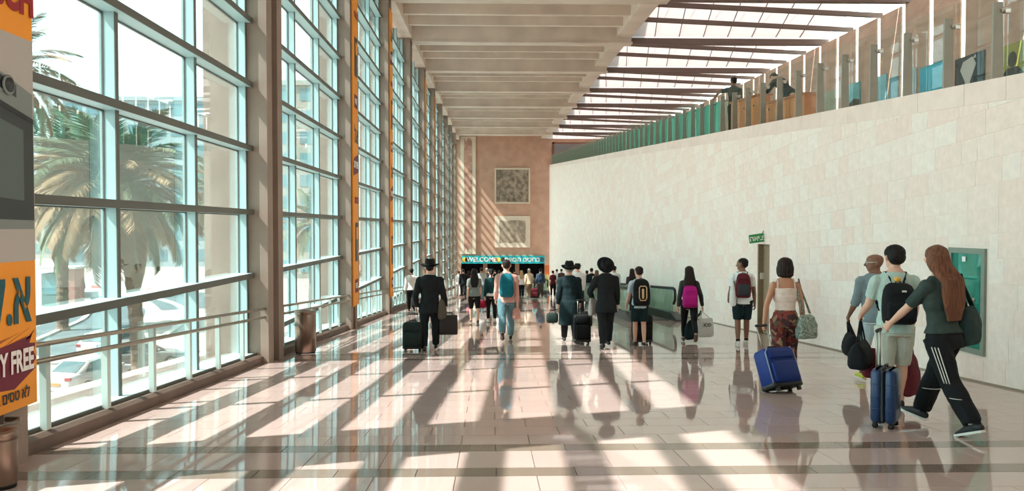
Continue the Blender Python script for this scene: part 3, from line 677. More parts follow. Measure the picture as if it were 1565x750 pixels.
patch(sh(YA0 + .03, 6.25, 1.70, 2.24), M_OVENW, 'oven_glass', 0.0115); patch(sh(YA0 + .03, 6.385, 2.33, 2.37), M_INK, 'oven_handle', 0.0115)
q = MB(); q.lathe([(.062, 0), (.075, .004), (.075, .012), (.06, .016)], 20); q.build('oven_knob', M_OVENG, ad, True, (0.012, 6.06 - 5.88, 2.57 - .09), (0, R(90), 0))
q = MB(); q.lathe([(.001, .008), (.056, .010), (.056, .018), (.001, .018)], 20); q.build('knob_face', M_OVEN, ad, True, (0.013, 6.06 - 5.88, 2.57 - .09), (0, R(90), 0))
r = random.Random(5)
brush = [(YA0, .20), (5.9, .27), (6.1, .25), (6.38, .37), (6.35, .41), (6.392, .45), (6.36, .50), (6.385, .57), (6.30, .58), (6.34, .64), (6.0, .60), (YA0, .55)]
patch(brush, M_MAROON, 'brush_stroke')
for k_ in range(5):
    y_ = 5.7 + k_ * 0.13; patch([(y_, .59 + .02 * (k_ % 2)), (y_ + .35 if y_ < 6 else 6.38, .66 + .02 * (k_ % 3)), (y_ + .1, .625)], M_MAROON, 'brush_hair')
def T(body, size, m, y, z, sx=1.0, bold=0.0, lift=0.014, nm='lettering', rx=0.0): return text(body, size, m, ad, (lift, y - 5.88, z - 0.09), (R(90), 0, R(90)), nm, 'CENTER', sx, bold)
T('ל.א', 0.56, M_TEALP, 6.06, 0.93, 0.72, 0.012); T('DUTY FREE', 0.235, M_PAPER, 5.98, 0.45, 0.62, 0.008); T('ש ילב םיסט אל', 0.12, M_INK, 5.99, 0.20, 0.80, 0.002)
T('BOSCH', 0.34, M_REDP, 5.98, 3.27, 0.78, 0.016); T('BOSCH', 0.34, M_REDP, 5.98, 7.4, 0.78, 0.016)
# narrow orange banners
def strip_banner(k, z1off, seed):
    yc = colY(k) ; w = 0.82; ya = yc + 0.475 - w; z0 = fl(yc) + 0.62; z1 = zb(yc) - 0.45; r = random.Random(seed)
    names = {2: 'tall narrow orange banner on the column beyond the litter bin', 3: 'narrow orange banner on the column after the one beyond the bin', 5: 'orange banner two columns beyond the second orange banner', 6: 'orange banner on the window column closest to the mosaics'}
    e = empty('strip_banner', (AX, ya, z0), 0, names[k], 'banner', 'orange strip banners')
    q = MB(); q.box(-.03, 0, 0, w, 0, z1 - z0); q.build('sheet', M_ORANGE, e)
    def pp(y0, y1, za, zc, m, nm, lf=.001): q = MB(); q.box(lf, lf + .003, y0, y1, za, zc); return q.build(nm, m, e)
    z = 0.25; n = 0
    while z < z1 - z0 - 2.4:
        pp(.24, .74, z + .10, z + .46, M_MAROON, 'print_block'); text('FREE', .2, M_PAPER, e, (.006, .49, z + .28), sx=.8, bold=.006)
        pp(.30, .72, z + .95, z + 1.55, M_OVEN, 'oven_print'); pp(.30, .44, z + 0.95, z + 2.0, M_INK, 'tap_print', .0045); pp(.30, .70, z + 1.88, z + 2.0, M_INK, 'tap_arm', .006)
        text('BOSCH', .24, M_REDP, e, (.006, .52, z + 2.6), sx=.7, bold=.008)
        q = MB(); q.prism([(.001, .06, z + 3.25), (.001, .81, z + 3.38), (.001, .81, z + 3.88), (.001, .2, z + 3.74), (.001, .02, z + 3.6)], (.003, 0, 0)); q.build('brush_stroke', M_MAROON, e)
        text('DUTY FREE', .24, M_PAPER, e, (.006, .46, z + 3.56), sx=.55, bold=.01); text('ל.א', .6, M_TEALP, e, (.006, .5, z + 4.35), sx=.7, bold=.012)
        z += 5.0
for k, s in ((2, 1), (3, 2), (5, 3), (6, 4)): strip_banner(k, 0, s)

# ------------------------------------------------------------------ litter bins
M_BIN = mat('bronze_steel', (140, 118, 104), 0.32, 0.7, vary=(4, 0.1), stretch=(6, 6, 1))
def litter_bin(loc, r, h, label):
    e = empty('litter_bin', loc, 0, label, 'bin')
    q = MB(); q.lathe([(r * .95, 0.03), (r, 0.035), (r, h - .06), (r * .97, h - .05), (r * .9, h - .05), (r * .9, .08), (.01, .08)], 28); q.build('drum', M_BIN, e, True)
    q = MB(); q.lathe([(r * .92, 0), (r * .92, .05), (r * .5, .05)], 28); q.build('base', M_RUBBER, e, True)
    q = MB(); q.lathe([(r * .55, h - .07), (r * 1.02, h - .06), (r * 1.02, h - .02), (r * .98, h), (r * .55, h), (r * .5, h - .03)], 28); q.build('rim', M_BIN, e, True)
    q = MB(); q.lathe([(.01, h - .12), (r * .56, h - .12), (r * .56, h - .1), (.01, h - .1)], 20); q.build('opening', M_BLACK, e, True)
p = on_ramp(467, 539); litter_bin((p.x, p.y, fl(p.y)), 0.195, 0.80, 'brown metal cylinder litter bin standing against the window column')
litter_bin((-3.44, 5.56, fl(5.56)), 0.11, 0.40, 'low grey metal bin under the oven advertisement')
q = MB(); q.tube([(-3.70, 5.70, .05), (-3.62, 5.70, .05), (-3.57, 5.72, .05), (-3.57, 6.0, .03), (-3.60, 6.06, .03), (-3.70, 6.06, .03)], .02, 10)
tag(q.build('corner_rail', M_RAIL, None, True), 'short steel rail on the column below the oven advertisement', 'rail')

# ------------------------------------------------------------------ right wall fittings
M_HFR = mat('cabinet_frame', (136, 146, 134), 0.4, 0.3, vary=(5, 0.08)); M_HBK = mat('cabinet_teal', (86, 186, 172), 0.5); M_HGL = glass_mat('cabinet_glass', (0.70, 0.94, 0.90), 0.06, 0.02, 0.12, (100, 190, 175))
CY0, CY1, CZ0, CZ1 = 10.35, 11.19, -0.25, 1.20
hc = empty('hydrant_cabinet', (XR, (CY0 + CY1) / 2, CZ0), 0, 'recessed wall cabinet with teal glass door and metal frame', 'cabinet')
def hcp(q, nm, m, sm=False, par=None): q.v = [(p[0] - XR, p[1] - (CY0 + CY1) / 2, p[2] - CZ0) for p in q.v]; return q.build(nm, m, par or hc, sm)
for nm, bx in (('frame_rail', (-.03, .02, CY0, CY1, CZ1 - .075, CZ1)), ('frame_rail', (-.03, .02, CY0, CY1, CZ0, CZ0 + .075)), ('frame_stile', (-.03, .02, CY0, CY0 + .075, CZ0 + .075, CZ1 - .075)), ('frame_stile', (-.03, .02, CY1 - .075, CY1, CZ0 + .075, CZ1 - .075))):
    q = MB(); q.box(XR + bx[0], XR + bx[1], *bx[2:]); hcp(q, nm, M_HFR)
q = MB(); q.box(XR + .004, XR + .011, CY0 + .06, CY1 - .06, CZ0 + .06, CZ1 - .06); hcp(q, 'back_panel', M_HBK)
q = MB(); q.box(XR - .022, XR - .016, CY0 + .075, CY1 - .075, CZ0 + .075, CZ1 - .075); hcp(q, 'glass_door', M_HGL)
q = MB(); q.box(XR - .026, XR - .0225, 10.78, 10.86, 1.01, 1.08); hcp(q, 'sticker', M_PAPER)
for y_, z_ in ((10.80, .50), (10.70, .48), (10.60, .50)):
    q = MB(); q.tube([(XR - .012, y_, z_ - .22), (XR - .012, y_, z_)], .016, 8); q.tube([(XR - .012, y_ - .03, z_), (XR - .012, y_ + .03, z_)], .02, 8); hcp(q, 'valve', M_STEEL, True)
q = MB(); q.tube([(XR - .01, 10.62 + .11 * math.cos(a), .12 + .11 * math.sin(a)) for a in [i * math.pi / 12 for i in range(25)]], .018, 8, (1, 0, 0)); hcp(q, 'hose', mat('hose', (150, 190, 180), 0.6), True)
# exit sign
p = at_depth(1157, 364, 18.95)
M_SGN = mat('exit_green', (24, 140, 74), 0.4)
es = empty('exit_sign', (p.x, p.y, p.z - .11), 0, 'green hanging exit sign with white lettering above the wall door', 'sign')
q = MB(); q.rbox((0, 0, .11), (.36, .05, .21), .01, 2); s_ = q.build('sign_box', M_SGN, es, False, None, (0, R(-8), 0))
text('האיצי', .17, M_PAPER, es, (0, -.028, .11), (R(90), R(-8), 0), bold=.004)
q = MB(); q.tube([(.12, .02, .2), (XR - p.x, .02, .3)], .012, 8); q.build('bracket', M_STEEL, es)

# ------------------------------------------------------------------ end wall fittings
M_MOSA = mat('mosaic_dark', (140, 124, 108), 0.9, vary=(2.4, 0.75), bump=(20, 0.4)); M_MOSB = mat('mosaic_grey', (158, 142, 124), 0.9, vary=(2.2, 0.45), bump=(20, 0.4)); M_MOSC = mat('mosaic_warm', (176, 134, 116), 0.9, vary=(1.6, 0.5), bump=(20, 0.4))
M_MFR = mat('mosaic_surround', (212, 196, 176), 0.85, vary=(2, 0.05))
def plaque(x0, x1, y0, y1, nm, label, m, inset, cat='wall art', th=.25):
    a = at_depth(x0, y1, YEND); c = at_depth(x1, y0, YEND); e = empty(nm, (a.x, YEND, a.z), 0, label, cat); w, h = c.x - a.x, c.z - a.z; i = inset
    q = MB(); q.box(0, w, -th + .03, -.005, 0, h); q.build('slab', M_MFR, e)
    rr = random.Random(len(label)); poly = []
    for s in range(28):
        t = s / 28 * 4; k = int(t); f = t - k; px, pz = [(f, 0), (1, f), (1 - f, 1), (0, 1 - f)][k]; j = rr.uniform(-.035, .035) if nm != 'framed_mosaic' else 0
        poly.append((i + (w - 2 * i) * px + j * w * .6, -th + .03, i + (h - 2 * i) * pz + j * h * .6))
    q = MB(); q.prism(poly, (0, -.02, 0)); q.build('mosaic_field', m, e)
    if nm == 'framed_mosaic':
        for bx in ((0, w, 0, .14), (0, w, h - .14, h)): q = MB(); q.box(bx[0], bx[1], -th - .08, -th + .02, bx[2], bx[3]); q.build('frame_bar', M_MFR, e)
        for bx in ((0, .14), (w - .14, w)): q = MB(); q.box(bx[0], bx[1], -th - .08, -th + .02, .14, h - .14); q.build('frame_bar', M_MFR, e)
    return e, w, h
plaque(756, 810, 257, 311, 'framed_mosaic', 'square stone mosaic in a pale frame hung above the other mosaic', M_MOSA, .2)
plaque(756, 810, 330, 378, 'mosaic_slab', 'pale slab with a ragged mosaic field above the welcome sign', M_MOSB, .55)
plaque(704, 727, 209, 388, 'tall_mosaic', 'tall narrow mosaic panel beside the windows on the end wall', M_MOSC, .42)
a = at_depth(706, 402.5, YEND); c = at_depth(832, 390.5, YEND)
ws = empty('welcome_sign', ((a.x + c.x) / 2, YEND, a.z), 0, 'long teal welcome sign board above the dark entrance', 'sign'); w, h = c.x - a.x, c.z - a.z
q = MB(); q.box(-w / 2, w / 2, -.32, -.01, 0, h); q.build('board', mat('sign_teal', (24, 166, 172), 0.4), ws)
text('WELCOME', .72, M_PAPER, ws, (-w * .26, -.335, h * .5), (R(90), 0, 0), bold=.015); text('םיאבה םיכורב', .72, M_PAPER, ws, (w * .23, -.335, h * .5), (R(90), 0, 0), bold=.015)
for x_, rgb in ((-w * .47, (230, 190, 70)), (-w * .435, (60, 60, 60)), (-w * .10, (226, 130, 50)), (-w * .06, (236, 206, 90)), (0.0, (40, 70, 120)), (w * .47, (30, 90, 110))):
    q = MB(); q.prism([(x_ + .28 * math.cos(t), -.321, h * .5 + .3 * math.sin(t)) for t in [i * math.pi / 4 + .2 for i in range(8)]], (0, -.012, 0)); q.build('emblem', mat('emblem_%d' % (rgb[0] * 3 + rgb[2]), rgb, .5), ws)
p = at_depth(838, 436, 89.9); e = empty('roll_up_stand', (p.x, 89.9, fl(89.9)), 0, 'orange and green roll up stand beside the right end of the entrance', 'stand')
q = MB(); q.box(-.4, .4, -.03, .03, 1.3, 2.4); q.build('upper_print', mat('stand_orange', (206, 110, 52), .6), e); q = MB(); q.box(-.4, .4, -.03, .03, .1, 1.3); q.build('lower_print', mat('stand_green', (160, 150, 96), .6, vary=(3, .4)), e); q = MB(); q.box(-.45, .45, -.12, .12, 0, .1); q.build('base', M_STEEL, e)

# ------------------------------------------------------------------ moving walkways along the right side
M_WGL = glass_mat('walkway_glass', (0.86, 0.95, 0.90), 0.06, 0.02, 0.16, (190, 214, 196)); M_SKIRT = mat('walkway_skirt', (60, 62, 58), .45, .3)
def walkway(x0, x1, y0, y1, label):
    e = empty('moving_walkway', ((x0 + x1) / 2, y0, fl(y0)), 0, label, 'walkway', 'moving walkways'); O = Vector(((x0 + x1) / 2, y0, fl(y0)))
    def wp(q, nm, m, sm=False, par=None): q.v = [tuple(Vector(p) - O) for p in q.v]; return q.build(nm, m, par or e, sm)
    q = MB(); q.ramp(x0 + .2, x1 - .2, y0, y1, lambda y: fl(y) + .001, lambda y: fl(y) + .02); wp(q, 'pallet_belt', M_SKIRT)
    for x in (x0, x1):
        q = MB(); q.ramp(x - .13, x + .13, y0 + .25, y1, lambda y: fl(y) + .001, lambda y: fl(y) + .24); wp(q, 'skirt', M_SKIRT)
        q = MB(); pts = [(x, y1, fl(y1) + 1.0), (x, y0 + .25, fl(y0 + .25) + 1.0), (x, y0 + .06, fl(y0) + .95), (x, y0, fl(y0) + .82), (x, y0 + .03, fl(y0) + .62), (x, y0 + .2, fl(y0) + .50)]
        q.tube(pts, (.045), 8, (1, 0, 0)); wp(q, 'handrail', M_RUBBER, True)
        y = y0 + .28; 
        while y < y1 - .2:
            q = MB(); q.ramp(x - .006, x + .006, y + .004, min(y + 1.5, y1) - .004, lambda u: fl(u) + .24, lambda u: fl(u) + .965); wp(q, 'glass_panel', M_WGL); y += 1.5
        q = MB(); q.prism([(x - .13, y0 + .25, fl(y0 + .25) + .0), (x - .13, y0 - .75, fl(y0 - .75) + .01), (x - .13, y0 - .7, fl(y0 - .7) + .05), (x - .13, y0 + .25, fl(y0) + .24)], (.26, 0, 0)); wp(q, 'newel_skirt', M_BLACK)
    return e
walkway(4.42, 5.82, 24.6, 52, 'glass sided moving walkway beside the limestone wall')
walkway(3.05, 4.0, 55, 80, 'shorter moving walkway ahead of the one beside the limestone wall')

# ------------------------------------------------------------------ gallery things
def poster(x0, x1, ytop, label, base, shapes):
    Xp = 15.49; d0 = ray(x1, 200); d1 = ray(x0, 200); ya = d0.y / d0.x * Xp; yb2 = d1.y / d1.x * Xp
    yt = (ya + yb2) / 2; z1 = at_depth((x0 + x1) / 2, ytop, yt).z; wd = yb2 - ya; hgt = 1.7
    e = empty('gallery_poster', (Xp, yt, z1 - hgt), 0, label, 'poster', 'pictures on the gallery wall')
    q = MB(); q.box(0, .05, -wd / 2, wd / 2, 0, hgt); q.build('print', mat('poster_' + label[:18].replace(' ', '_'), base, .5, vary=(2.2, .2)), e)
    for poly, rgb in shapes:       # 0..1 across (as seen from the hall, left = far end) and up
        q = MB(); q.prism([(-.002, wd / 2 - u * wd, v * hgt) for u, v in poly], (-.004, 0, 0)); q.build('printed_shape', mat('ink_%d_%d_%d' % rgb, rgb, .5), e)
def blob(cx, cy, rx, ry, n=12): return [(cx + rx * math.cos(2 * math.pi * i / n), cy + ry * math.sin(2 * math.pi * i / n)) for i in range(n)]
poster(1521, 1572, 66, 'green grass picture of a seated figure in black', (138, 142, 62), [([(.1, .0), (.9, .0), (.85, .45), (.66, .58), (.34, .58), (.15, .45)], (24, 30, 32)), (blob(.5, .72, .13, .14), (44, 40, 34))])
poster(1458, 1502, 84, 'dark teal picture of a pale draped figure', (22, 46, 56), [([(.25, .1), (.45, .05), (.55, .5), (.75, .8), (.62, .95), (.3, .9), (.2, .75), (.38, .5)], (190, 194, 188)), ([(.62, .9), (.72, .98), (.75, .92)], (190, 194, 188))])
poster(1405, 1448, 97, 'bright turquoise picture with a dark haired face', (22, 168, 196), [(blob(.3, .28, .2, .13), (40, 40, 40)), (blob(.28, .14, .14, .1), (190, 150, 130))])
poster(1380, 1398, 106, 'pale grey blue picture with one small dark mark', (146, 172, 176), [(blob(.4, .5, .06, .09), (50, 66, 70))])
poster(1358, 1370, 118, 'narrow blue sea picture beside the grey picture', (86, 150, 168), [])
poster(1330, 1353, 117, 'light sky blue picture with rocks at the foot', (120, 186, 198), [([(0, 0), (1, 0), (1, .3), (.6, .22), (.3, .32), (0, .2)], (130, 112, 100))])
poster(1287, 1313, 129, 'teal picture with black and yellow figures', (92, 170, 176), [([(0, 0), (1, 0), (1, .55), (.7, .62), (.4, .52), (.2, .6), (0, .5)], (44, 40, 34)), (blob(.3, .3, .12, .2), (206, 160, 50)), (blob(.75, .32, .1, .2), (206, 160, 50))])
poster(1255, 1276, 140, 'landscape picture with a red and green foreground', (150, 160, 138), [([(0, .1), (1, .2), (1, .42), (.5, .45), (0, .3)], (150, 70, 60)), ([(0, 0), (1, 0), (1, .2), (0, .1)], (60, 140, 136))])
poster(1230, 1243, 147, 'small green sea picture nearest the wooden counter', (96, 170, 160), [])
M_WOOD = mat('orange_wood', (204, 128, 74), .5, vary=(3, .12), stretch=(1, 1, 6))
def counter(x0, x1, ytop, X0, dep, label):
    d0 = ray(x1, 170); d1 = ray(x0, 170); ya = d0.y / d0.x * X0; yb2 = d1.y / d1.x * X0; e = empty('wooden_counter', (X0, ya, zt(ya) - .06), 0, label, 'counter', 'gallery counters')
    L = yb2 - ya; hgt = at_depth((x0 + x1) / 2, ytop, (ya + yb2) / 2).z - zt((ya + yb2) / 2) + .06; f = lambda y: .0637 * y
    n = 3
    for i in range(n):
        q = MB(); q.ramp(0, dep, L * i / n + .008, L * (i + 1) / n - .008, lambda y: f(y) + .003, lambda y: f(y) + hgt - .05); pn = q.build('cabinet_panel', M_WOOD, e)
        q = MB(); q.tube([(-.03, L * (i + .5) / n, f(L * (i + .5) / n) + hgt * .7), (.01, L * (i + .5) / n, f(L * (i + .5) / n) + hgt * .7)], .03, 8); q.build('knob', M_STEEL, pn)
    q = MB(); q.ramp(-.05, dep + .05, -.03, L + .03, lambda y: f(y) + hgt - .05, lambda y: f(y) + hgt); q.build('counter_top', mat('counter_top', (176, 110, 66), .4), e)
counter(1117, 1160, 150, 7.02, .30, 'orange wooden counter in front of the man with the outstretched arm')
counter(1166, 1230, 150, 7.02, .30, 'longer orange wooden counter beside the leaning person')
# ------------------------------------------------------------------ people
def fab(nm, rgb, rough=0.85, vary=0.10): return mat('cloth_' + nm, rgb, rough, vary=(14, vary), bump=(90, 0.12), spec=0.25)
def skinm(rgb): return mat('skin_%d_%d' % (rgb[0], rgb[1]), rgb, 0.5, vary=(9, 0.05), spec=0.4)
def hairm(rgb): return mat('hair_%d_%d' % (rgb[0], rgb[1]), rgb, 0.6, vary=(14, 0.5), bump=(60, 0.5), stretch=(4, 4, 0.4), spec=0.22)
LIGHT, TAN, DARKS = (218, 172, 148), (186, 134, 106), (132, 92, 72)
TOR = [(.445, .050, .045, 0), (.47, .085, .062, -.003), (.50, .096, .070, -.007), (.55, .092, .063, -.002), (.60, .082, .056, .002), (.66, .085, .058, .003), (.72, .097, .064, .003), (.765, .106, .064, .001), (.795, .104, .058, -.002), (.815, .092, .050, -.005), (.832, .070, .043, -.006), (.848, .048, .038, -.005), (.865, .034, .036, 0)]
class Person:
    def __init__(s, loc, H, rz, label, build='m', skin=LIGHT, legs=((16, 4), (-18, 22)), arms=(('fk', -14, 8, 12), ('fk', 14, 8, 18)), lean=2, yaw=0, pitch=0, vox=None, group='travellers walking down the hall', name='person', grip=(0.5, 0.5), wide=1.0, cat='person', hatted=0.0):
        s.H = H; s.rz = rz; s.build = build; s.lean = R(lean); s.skin = skinm(skin); s.yaw, s.pitch = R(yaw), R(pitch); s.grip = grip
        s.fs, s.fw, s.fh = (1.0, 1.0, 1.0) if build == 'm' else (.88, .86, 1.04) if build == 'f' else (.92, .95, .94)
        s.fs *= wide; s.fw *= wide; s.fh *= wide
        d = loc.y; s.vb = vox or (.007 if d < 12 else .010 if d < 19 else .016 if d < 30 else .024); s.vc = vox or (.009 if d < 12 else .012 if d < 19 else .017 if d < 30 else .025)
        s.root = empty(name, loc, rz, label, cat, group); s.far = d > 30
        h = H; L1, L2, AH = .245 * h, .240 * h, .042 * h
        s.leg = []; low = []
        for side, (a, b_) in zip((-1, 1), legs):
            a, b_ = R(a), R(b_); hip = Vector((side * .052 * h * s.fh, 0, 0)); k = hip + Vector((side * .004 * h, math.sin(a), -math.cos(a))) * L1; sh = a - b_
            an = k + Vector((0, math.sin(sh), -math.cos(sh))) * L2; phi = max(0.0, -sh - R(8)) * 0.75
            if sh > R(10): phi = -(sh - R(10)) * 0.8
            s.leg.append([hip, k, an, phi])
            for fw in (-.03 * h, .115 * h):
                q = an + Vector((0, fw * math.cos(phi) - AH * math.sin(phi) * 0, -fw * math.sin(phi) - AH * math.cos(phi))); low.append(q.z + SL * q.y * math.cos(rz))
        dz = -min(low); s.pz = dz
        for L in s.leg:
            for i in range(3): L[i] = L[i] + Vector((0, 0, dz))
        s.off = dz - .515 * h                 # torso table's z=.515 sits on the hip joints
        s.arm = []
        for side, sp in zip((-1, 1), arms):
            S = s.T((side * .102 * s.fs, -.002, .787)); U, Fo = .168 * h, .150 * h
            if sp[0] == 'fk':
                sw, ab, el = R(sp[1]), R(sp[2]), R(sp[3])
                d1 = Vector((side * math.sin(ab), math.sin(sw) * math.cos(ab), -math.cos(sw) * math.cos(ab))); E = S + d1 * U
                s2 = sw + el; ab2 = ab * .5; d2 = Vector((side * math.sin(ab2), math.sin(s2) * math.cos(ab2), -math.cos(s2) * math.cos(ab2))); Wr = E + d2 * Fo
            else:                              # reach for a point given in metres in the person's own frame
                t = Vector(sp[1]); pole = Vector(sp[2]) if len(sp) > 2 else Vector((side * .4, -1, -.2)); v = t - S; D = min(v.length, (U + Fo) * .995); v.normalize()
                c = (U * U + D * D - Fo * Fo) / (2 * U * D); c = max(-1, min(1, c)); pl = (pole - v * pole.dot(v)).normalized(); E = S + v * (U * c) + pl * (U * math.sqrt(1 - c * c)); Wr = S + v * D
            s.arm.append((S, E, Wr))
        s.body()
    def T(s, p):          # torso frame (fractions of height) -> person frame, with forward lean about the pelvis
        x, y, z = p[0] * s.H, p[1] * s.H, (p[2] - .515) * s.H; c, sn = math.cos(s.lean), math.sin(s.lean)
        return Vector((x, y * c + z * sn, -y * sn + z * c + s.pz))
    def Hd(s, p):         # head frame (fractions of head height, origin at the chin) -> person frame
        hh = .134 * s.H; v = Vector(p); v.z -= .25; v = Matrix.Rotation(s.yaw, 3, 'Z') @ (Matrix.Rotation(-s.pitch, 3, 'X') @ v); v.z += .25
        return s.T((v.x * hh / s.H, v.y * hh / s.H + .012, .866 + v.z * hh / s.H))
    def tv(s, z):
        for a, c in zip(TOR[:-1], TOR[1:]):
            if z <= c[0]: t = max(0, (z - a[0]) / (c[0] - a[0])); r = [a[i] + (c[i] - a[i]) * t for i in range(4)]; break
        else: r = list(TOR[-1])
        f = s.fh if z < .54 else s.fw if .57 < z < .66 else s.fs if z > .70 else 1.0
        return r[1] * f, r[2] * (f if z > .62 else .5 + .5 * f), r[3]
    def torso(s, mb, z0, z1, off=0.0, flare=None, n=22, steps=12):
        rings = []
        for i in range(steps + 1):
            z = z0 + (z1 - z0) * i / steps; rx, ry, yo = s.tv(max(z, .5 if off and z < .5 else 0)); o = off / s.H + (flare(z) if flare else 0)
            rings.append([tuple(s.T(((rx + o) * math.cos(a), (ry + o) * math.sin(a) + yo, z))) for a in [2 * math.pi * k / n for k in range(n)]])
        mb.loft(rings)
    def limb(s, mb, P, rads, f0=0.0, f1=1.0, off=0.0, n=12, up=(0, 1, 0)):   # P = three joints, rads = five radii along them
        path = [P[0], P[0].lerp(P[1], .5), P[1], P[1].lerp(P[2], .35), P[2]]; fr = [0, .25, .5, .68, 1.0]
        def at(f):
            for i in range(4):
                if f <= fr[i + 1] + 1e-9: t = (f - fr[i]) / (fr[i + 1] - fr[i]); return path[i].lerp(path[i + 1], t), rads[i] + (rads[i + 1] - rads[i]) * t
            return path[-1], rads[-1]
        fs = sorted({f0, f1} | {f for f in fr if f0 < f < f1} | {f0 + (f1 - f0) * i / 6 for i in range(7)})
        pts = [at(f) for f in fs]; mb.tube([p for p, r in pts], [r + off for p, r in pts], n, up)
    def ARM(s, k=1.0): g = (.9 if s.build == 'f' else .95 if s.build == 'boy' else 1.0) * k * s.H; return [.035 * g, .030 * g, .0245 * g, .0245 * g, .0155 * g]
    def LEG(s, k=1.0): g = (.97 if s.build == 'f' else .92 if s.build == 'boy' else 1.0) * k * s.H; return [.056 * g, .050 * g, .034 * g, .034 * g, .0205 * g]
    def body(s):
        h = s.H; mb = MB(); s.torso(mb, .445, .87)
        hh = .134 * h
        secs = [(0, .15, .13, .24), (.06, .22, .22, .18), (.15, .28, .32, .11), (.3, .335, .40, .055), (.45, .365, .45, .01), (.6, .385, .48, -.01), (.75, .375, .475, -.02), (.87, .31, .40, -.03), (.95, .20, .27, -.03), (1.0, .06, .09, -.03)]
        mb.loft([[tuple(s.Hd((rx * math.cos(a), ry * math.sin(a) + yo, t))) for a in [2 * math.pi * k / 20 for k in range(20)]] for t, rx, ry, yo in secs])
        mb.tube([s.T((0, -.004, .83)), s.T((0, .002, .86)), s.Hd((0, -.02, .25))], [.036 * h * s.fs, .032 * h * s.fs, .034 * h * s.fs], 14)
        if not s.far:
            mb.tube([s.Hd((0, .44, .55)), s.Hd((0, .50, .46)), s.Hd((0, .57, .37)), s.Hd((0, .46, .33))], [.035 * hh, .05 * hh, .075 * hh, .05 * hh], 8)   # nose
            mb.tube([s.Hd((-.2, .40, .57)), s.Hd((0, .465, .59)), s.Hd((.2, .40, .57))], [.045 * hh] * 3, 8)                                              # brow
            mb.tube([s.Hd((-.12, .40, .22)), s.Hd((0, .455, .22)), s.Hd((.12, .40, .22))], [.035 * hh] * 3, 8)                                            # lips
            for sd in (-1, 1): mb.tube([s.Hd((sd * .37, -.02, .36)), s.Hd((sd * .41, -.05, .46)), s.Hd((sd * .41, -.06, .56)), s.Hd((sd * .37, -.02, .60))], [(.05 * hh, .07 * hh), (.045 * hh, .10 * hh), (.045 * hh, .11 * hh), (.04 * hh, .06 * hh)], 8, (0, 1, 0))
        for i, sd in enumerate((-1, 1)):
            S, E, Wr = s.arm[i]; mb.ell(S, (.033 * h * s.fs, .034 * h, .032 * h)); s.limb(mb, s.arm[i], s.ARM()); s.hand(mb, i, sd)
            s.limb(mb, s.leg[i][:3], s.LEG()); s.foot(mb, i)
        s.skin_o = mb.grow('body', s.skin, s.root, s.vb, 2)
        if not s.far:
            em = mat('eye', (40, 34, 32), .2)
            for sd in (-1, 1):
                q = MB(); c = s.Hd((sd * .17, .405, .50)); q.ell(c, (.034 * hh, .022 * hh, .024 * hh), 8, 6); q.build('eye', em, s.root, True)
    def hand(s, mb, i, sd):
        h = s.H; S, E, Wr = s.arm[i]; d = (Wr - E).normalized(); n = Vector((-sd, 0, 0)); n = n - d * n.dot(d)
        if n.length < .3: n = Vector((0, 0, -1)) - d * -d.z
        n.normalize(); w = d.cross(n)
        if w.y + .2 * w.z < 0: w = -w
        p1 = Wr + d * (.050 * h); mb.tube([Wr - d * .01 * h, Wr + d * .02 * h, p1], [(.016 * h, .013 * h), (.021 * h, .0115 * h), (.023 * h, .0095 * h)], 10, n)
        s_g = s.grip[i]
        for k, ln in enumerate((.036, .044, .047, .041)):
            b0 = p1 + w * ((k - 1.5) * .0125 * h) - d * .004 * h; pts = [b0]; ang = R(18)
            for sg in (.42, .33, .25): ang2 = ang; dv = d * math.cos(ang2) + n * math.sin(ang2); pts.append(pts[-1] + dv * ln * h * sg); ang += s_g * R(88)
            mb.tube(pts, [.0056 * h, .0053 * h, .005 * h, .0042 * h], 7, w)
        t0 = Wr + d * .014 * h + w * .016 * h; t1 = t0 + (d * .6 + w * .55 + n * .45).normalized() * .026 * h; t2 = t1 + (d * .85 + n * (.3 + .5 * s_g)).normalized() * .024 * h
        mb.tube([t0, t1, t2], [.0085 * h, .0066 * h, .005 * h], 7, n)
        s.__dict__.setdefault('palm', {})[i] = Wr + d * .058 * h + n * .012 * h
    def ff(s, i, f, u, x=0.0):   # foot frame point
        an, phi = s.leg[i][2], s.leg[i][3]; c, sn = math.cos(phi), math.sin(phi)
        return an + Vector((x * s.H, (f * c - u * -sn * -1) * s.H if False else (f * c + u * sn) * s.H, (-f * sn + u * c) * s.H))
    def foot(s, mb, i, off=0.0):
        h = s.H; o = off
        mb.tube([s.ff(i, -.036, -.018), s.ff(i, -.012, -.012), s.ff(i, .030, -.014), s.ff(i, .072, -.024), s.ff(i, .112, -.031)], [(.016 * h + o, .018 * h + o), (.021 * h + o, .026 * h + o), (.022 * h + o, .024 * h + o), (.026 * h + o, .0155 * h + o), (.018 * h + o, .009 * h + o)], 12, (0, 0, 1), True)
    # ---- clothes
    def top(s, m, z0=.47, z1=.845, sleeve=.3, off=.012, wr=.004, nm='shirt', flare=None, soff=.010, cuff=None):
        mb = MB(); s.torso(mb, z0, z1, off, flare, steps=16)
        for i in (0, 1):
            S = s.arm[i][0]
            if sleeve > 0: mb.ell(S, (.033 * s.H * s.fs + off, .034 * s.H + off, .030 * s.H + off)); s.limb(mb, s.arm[i], s.ARM(), 0, sleeve, soff)
        return mb.grow(nm, m, s.root, s.vc, 3, wr, 16, (1, 1, .6))
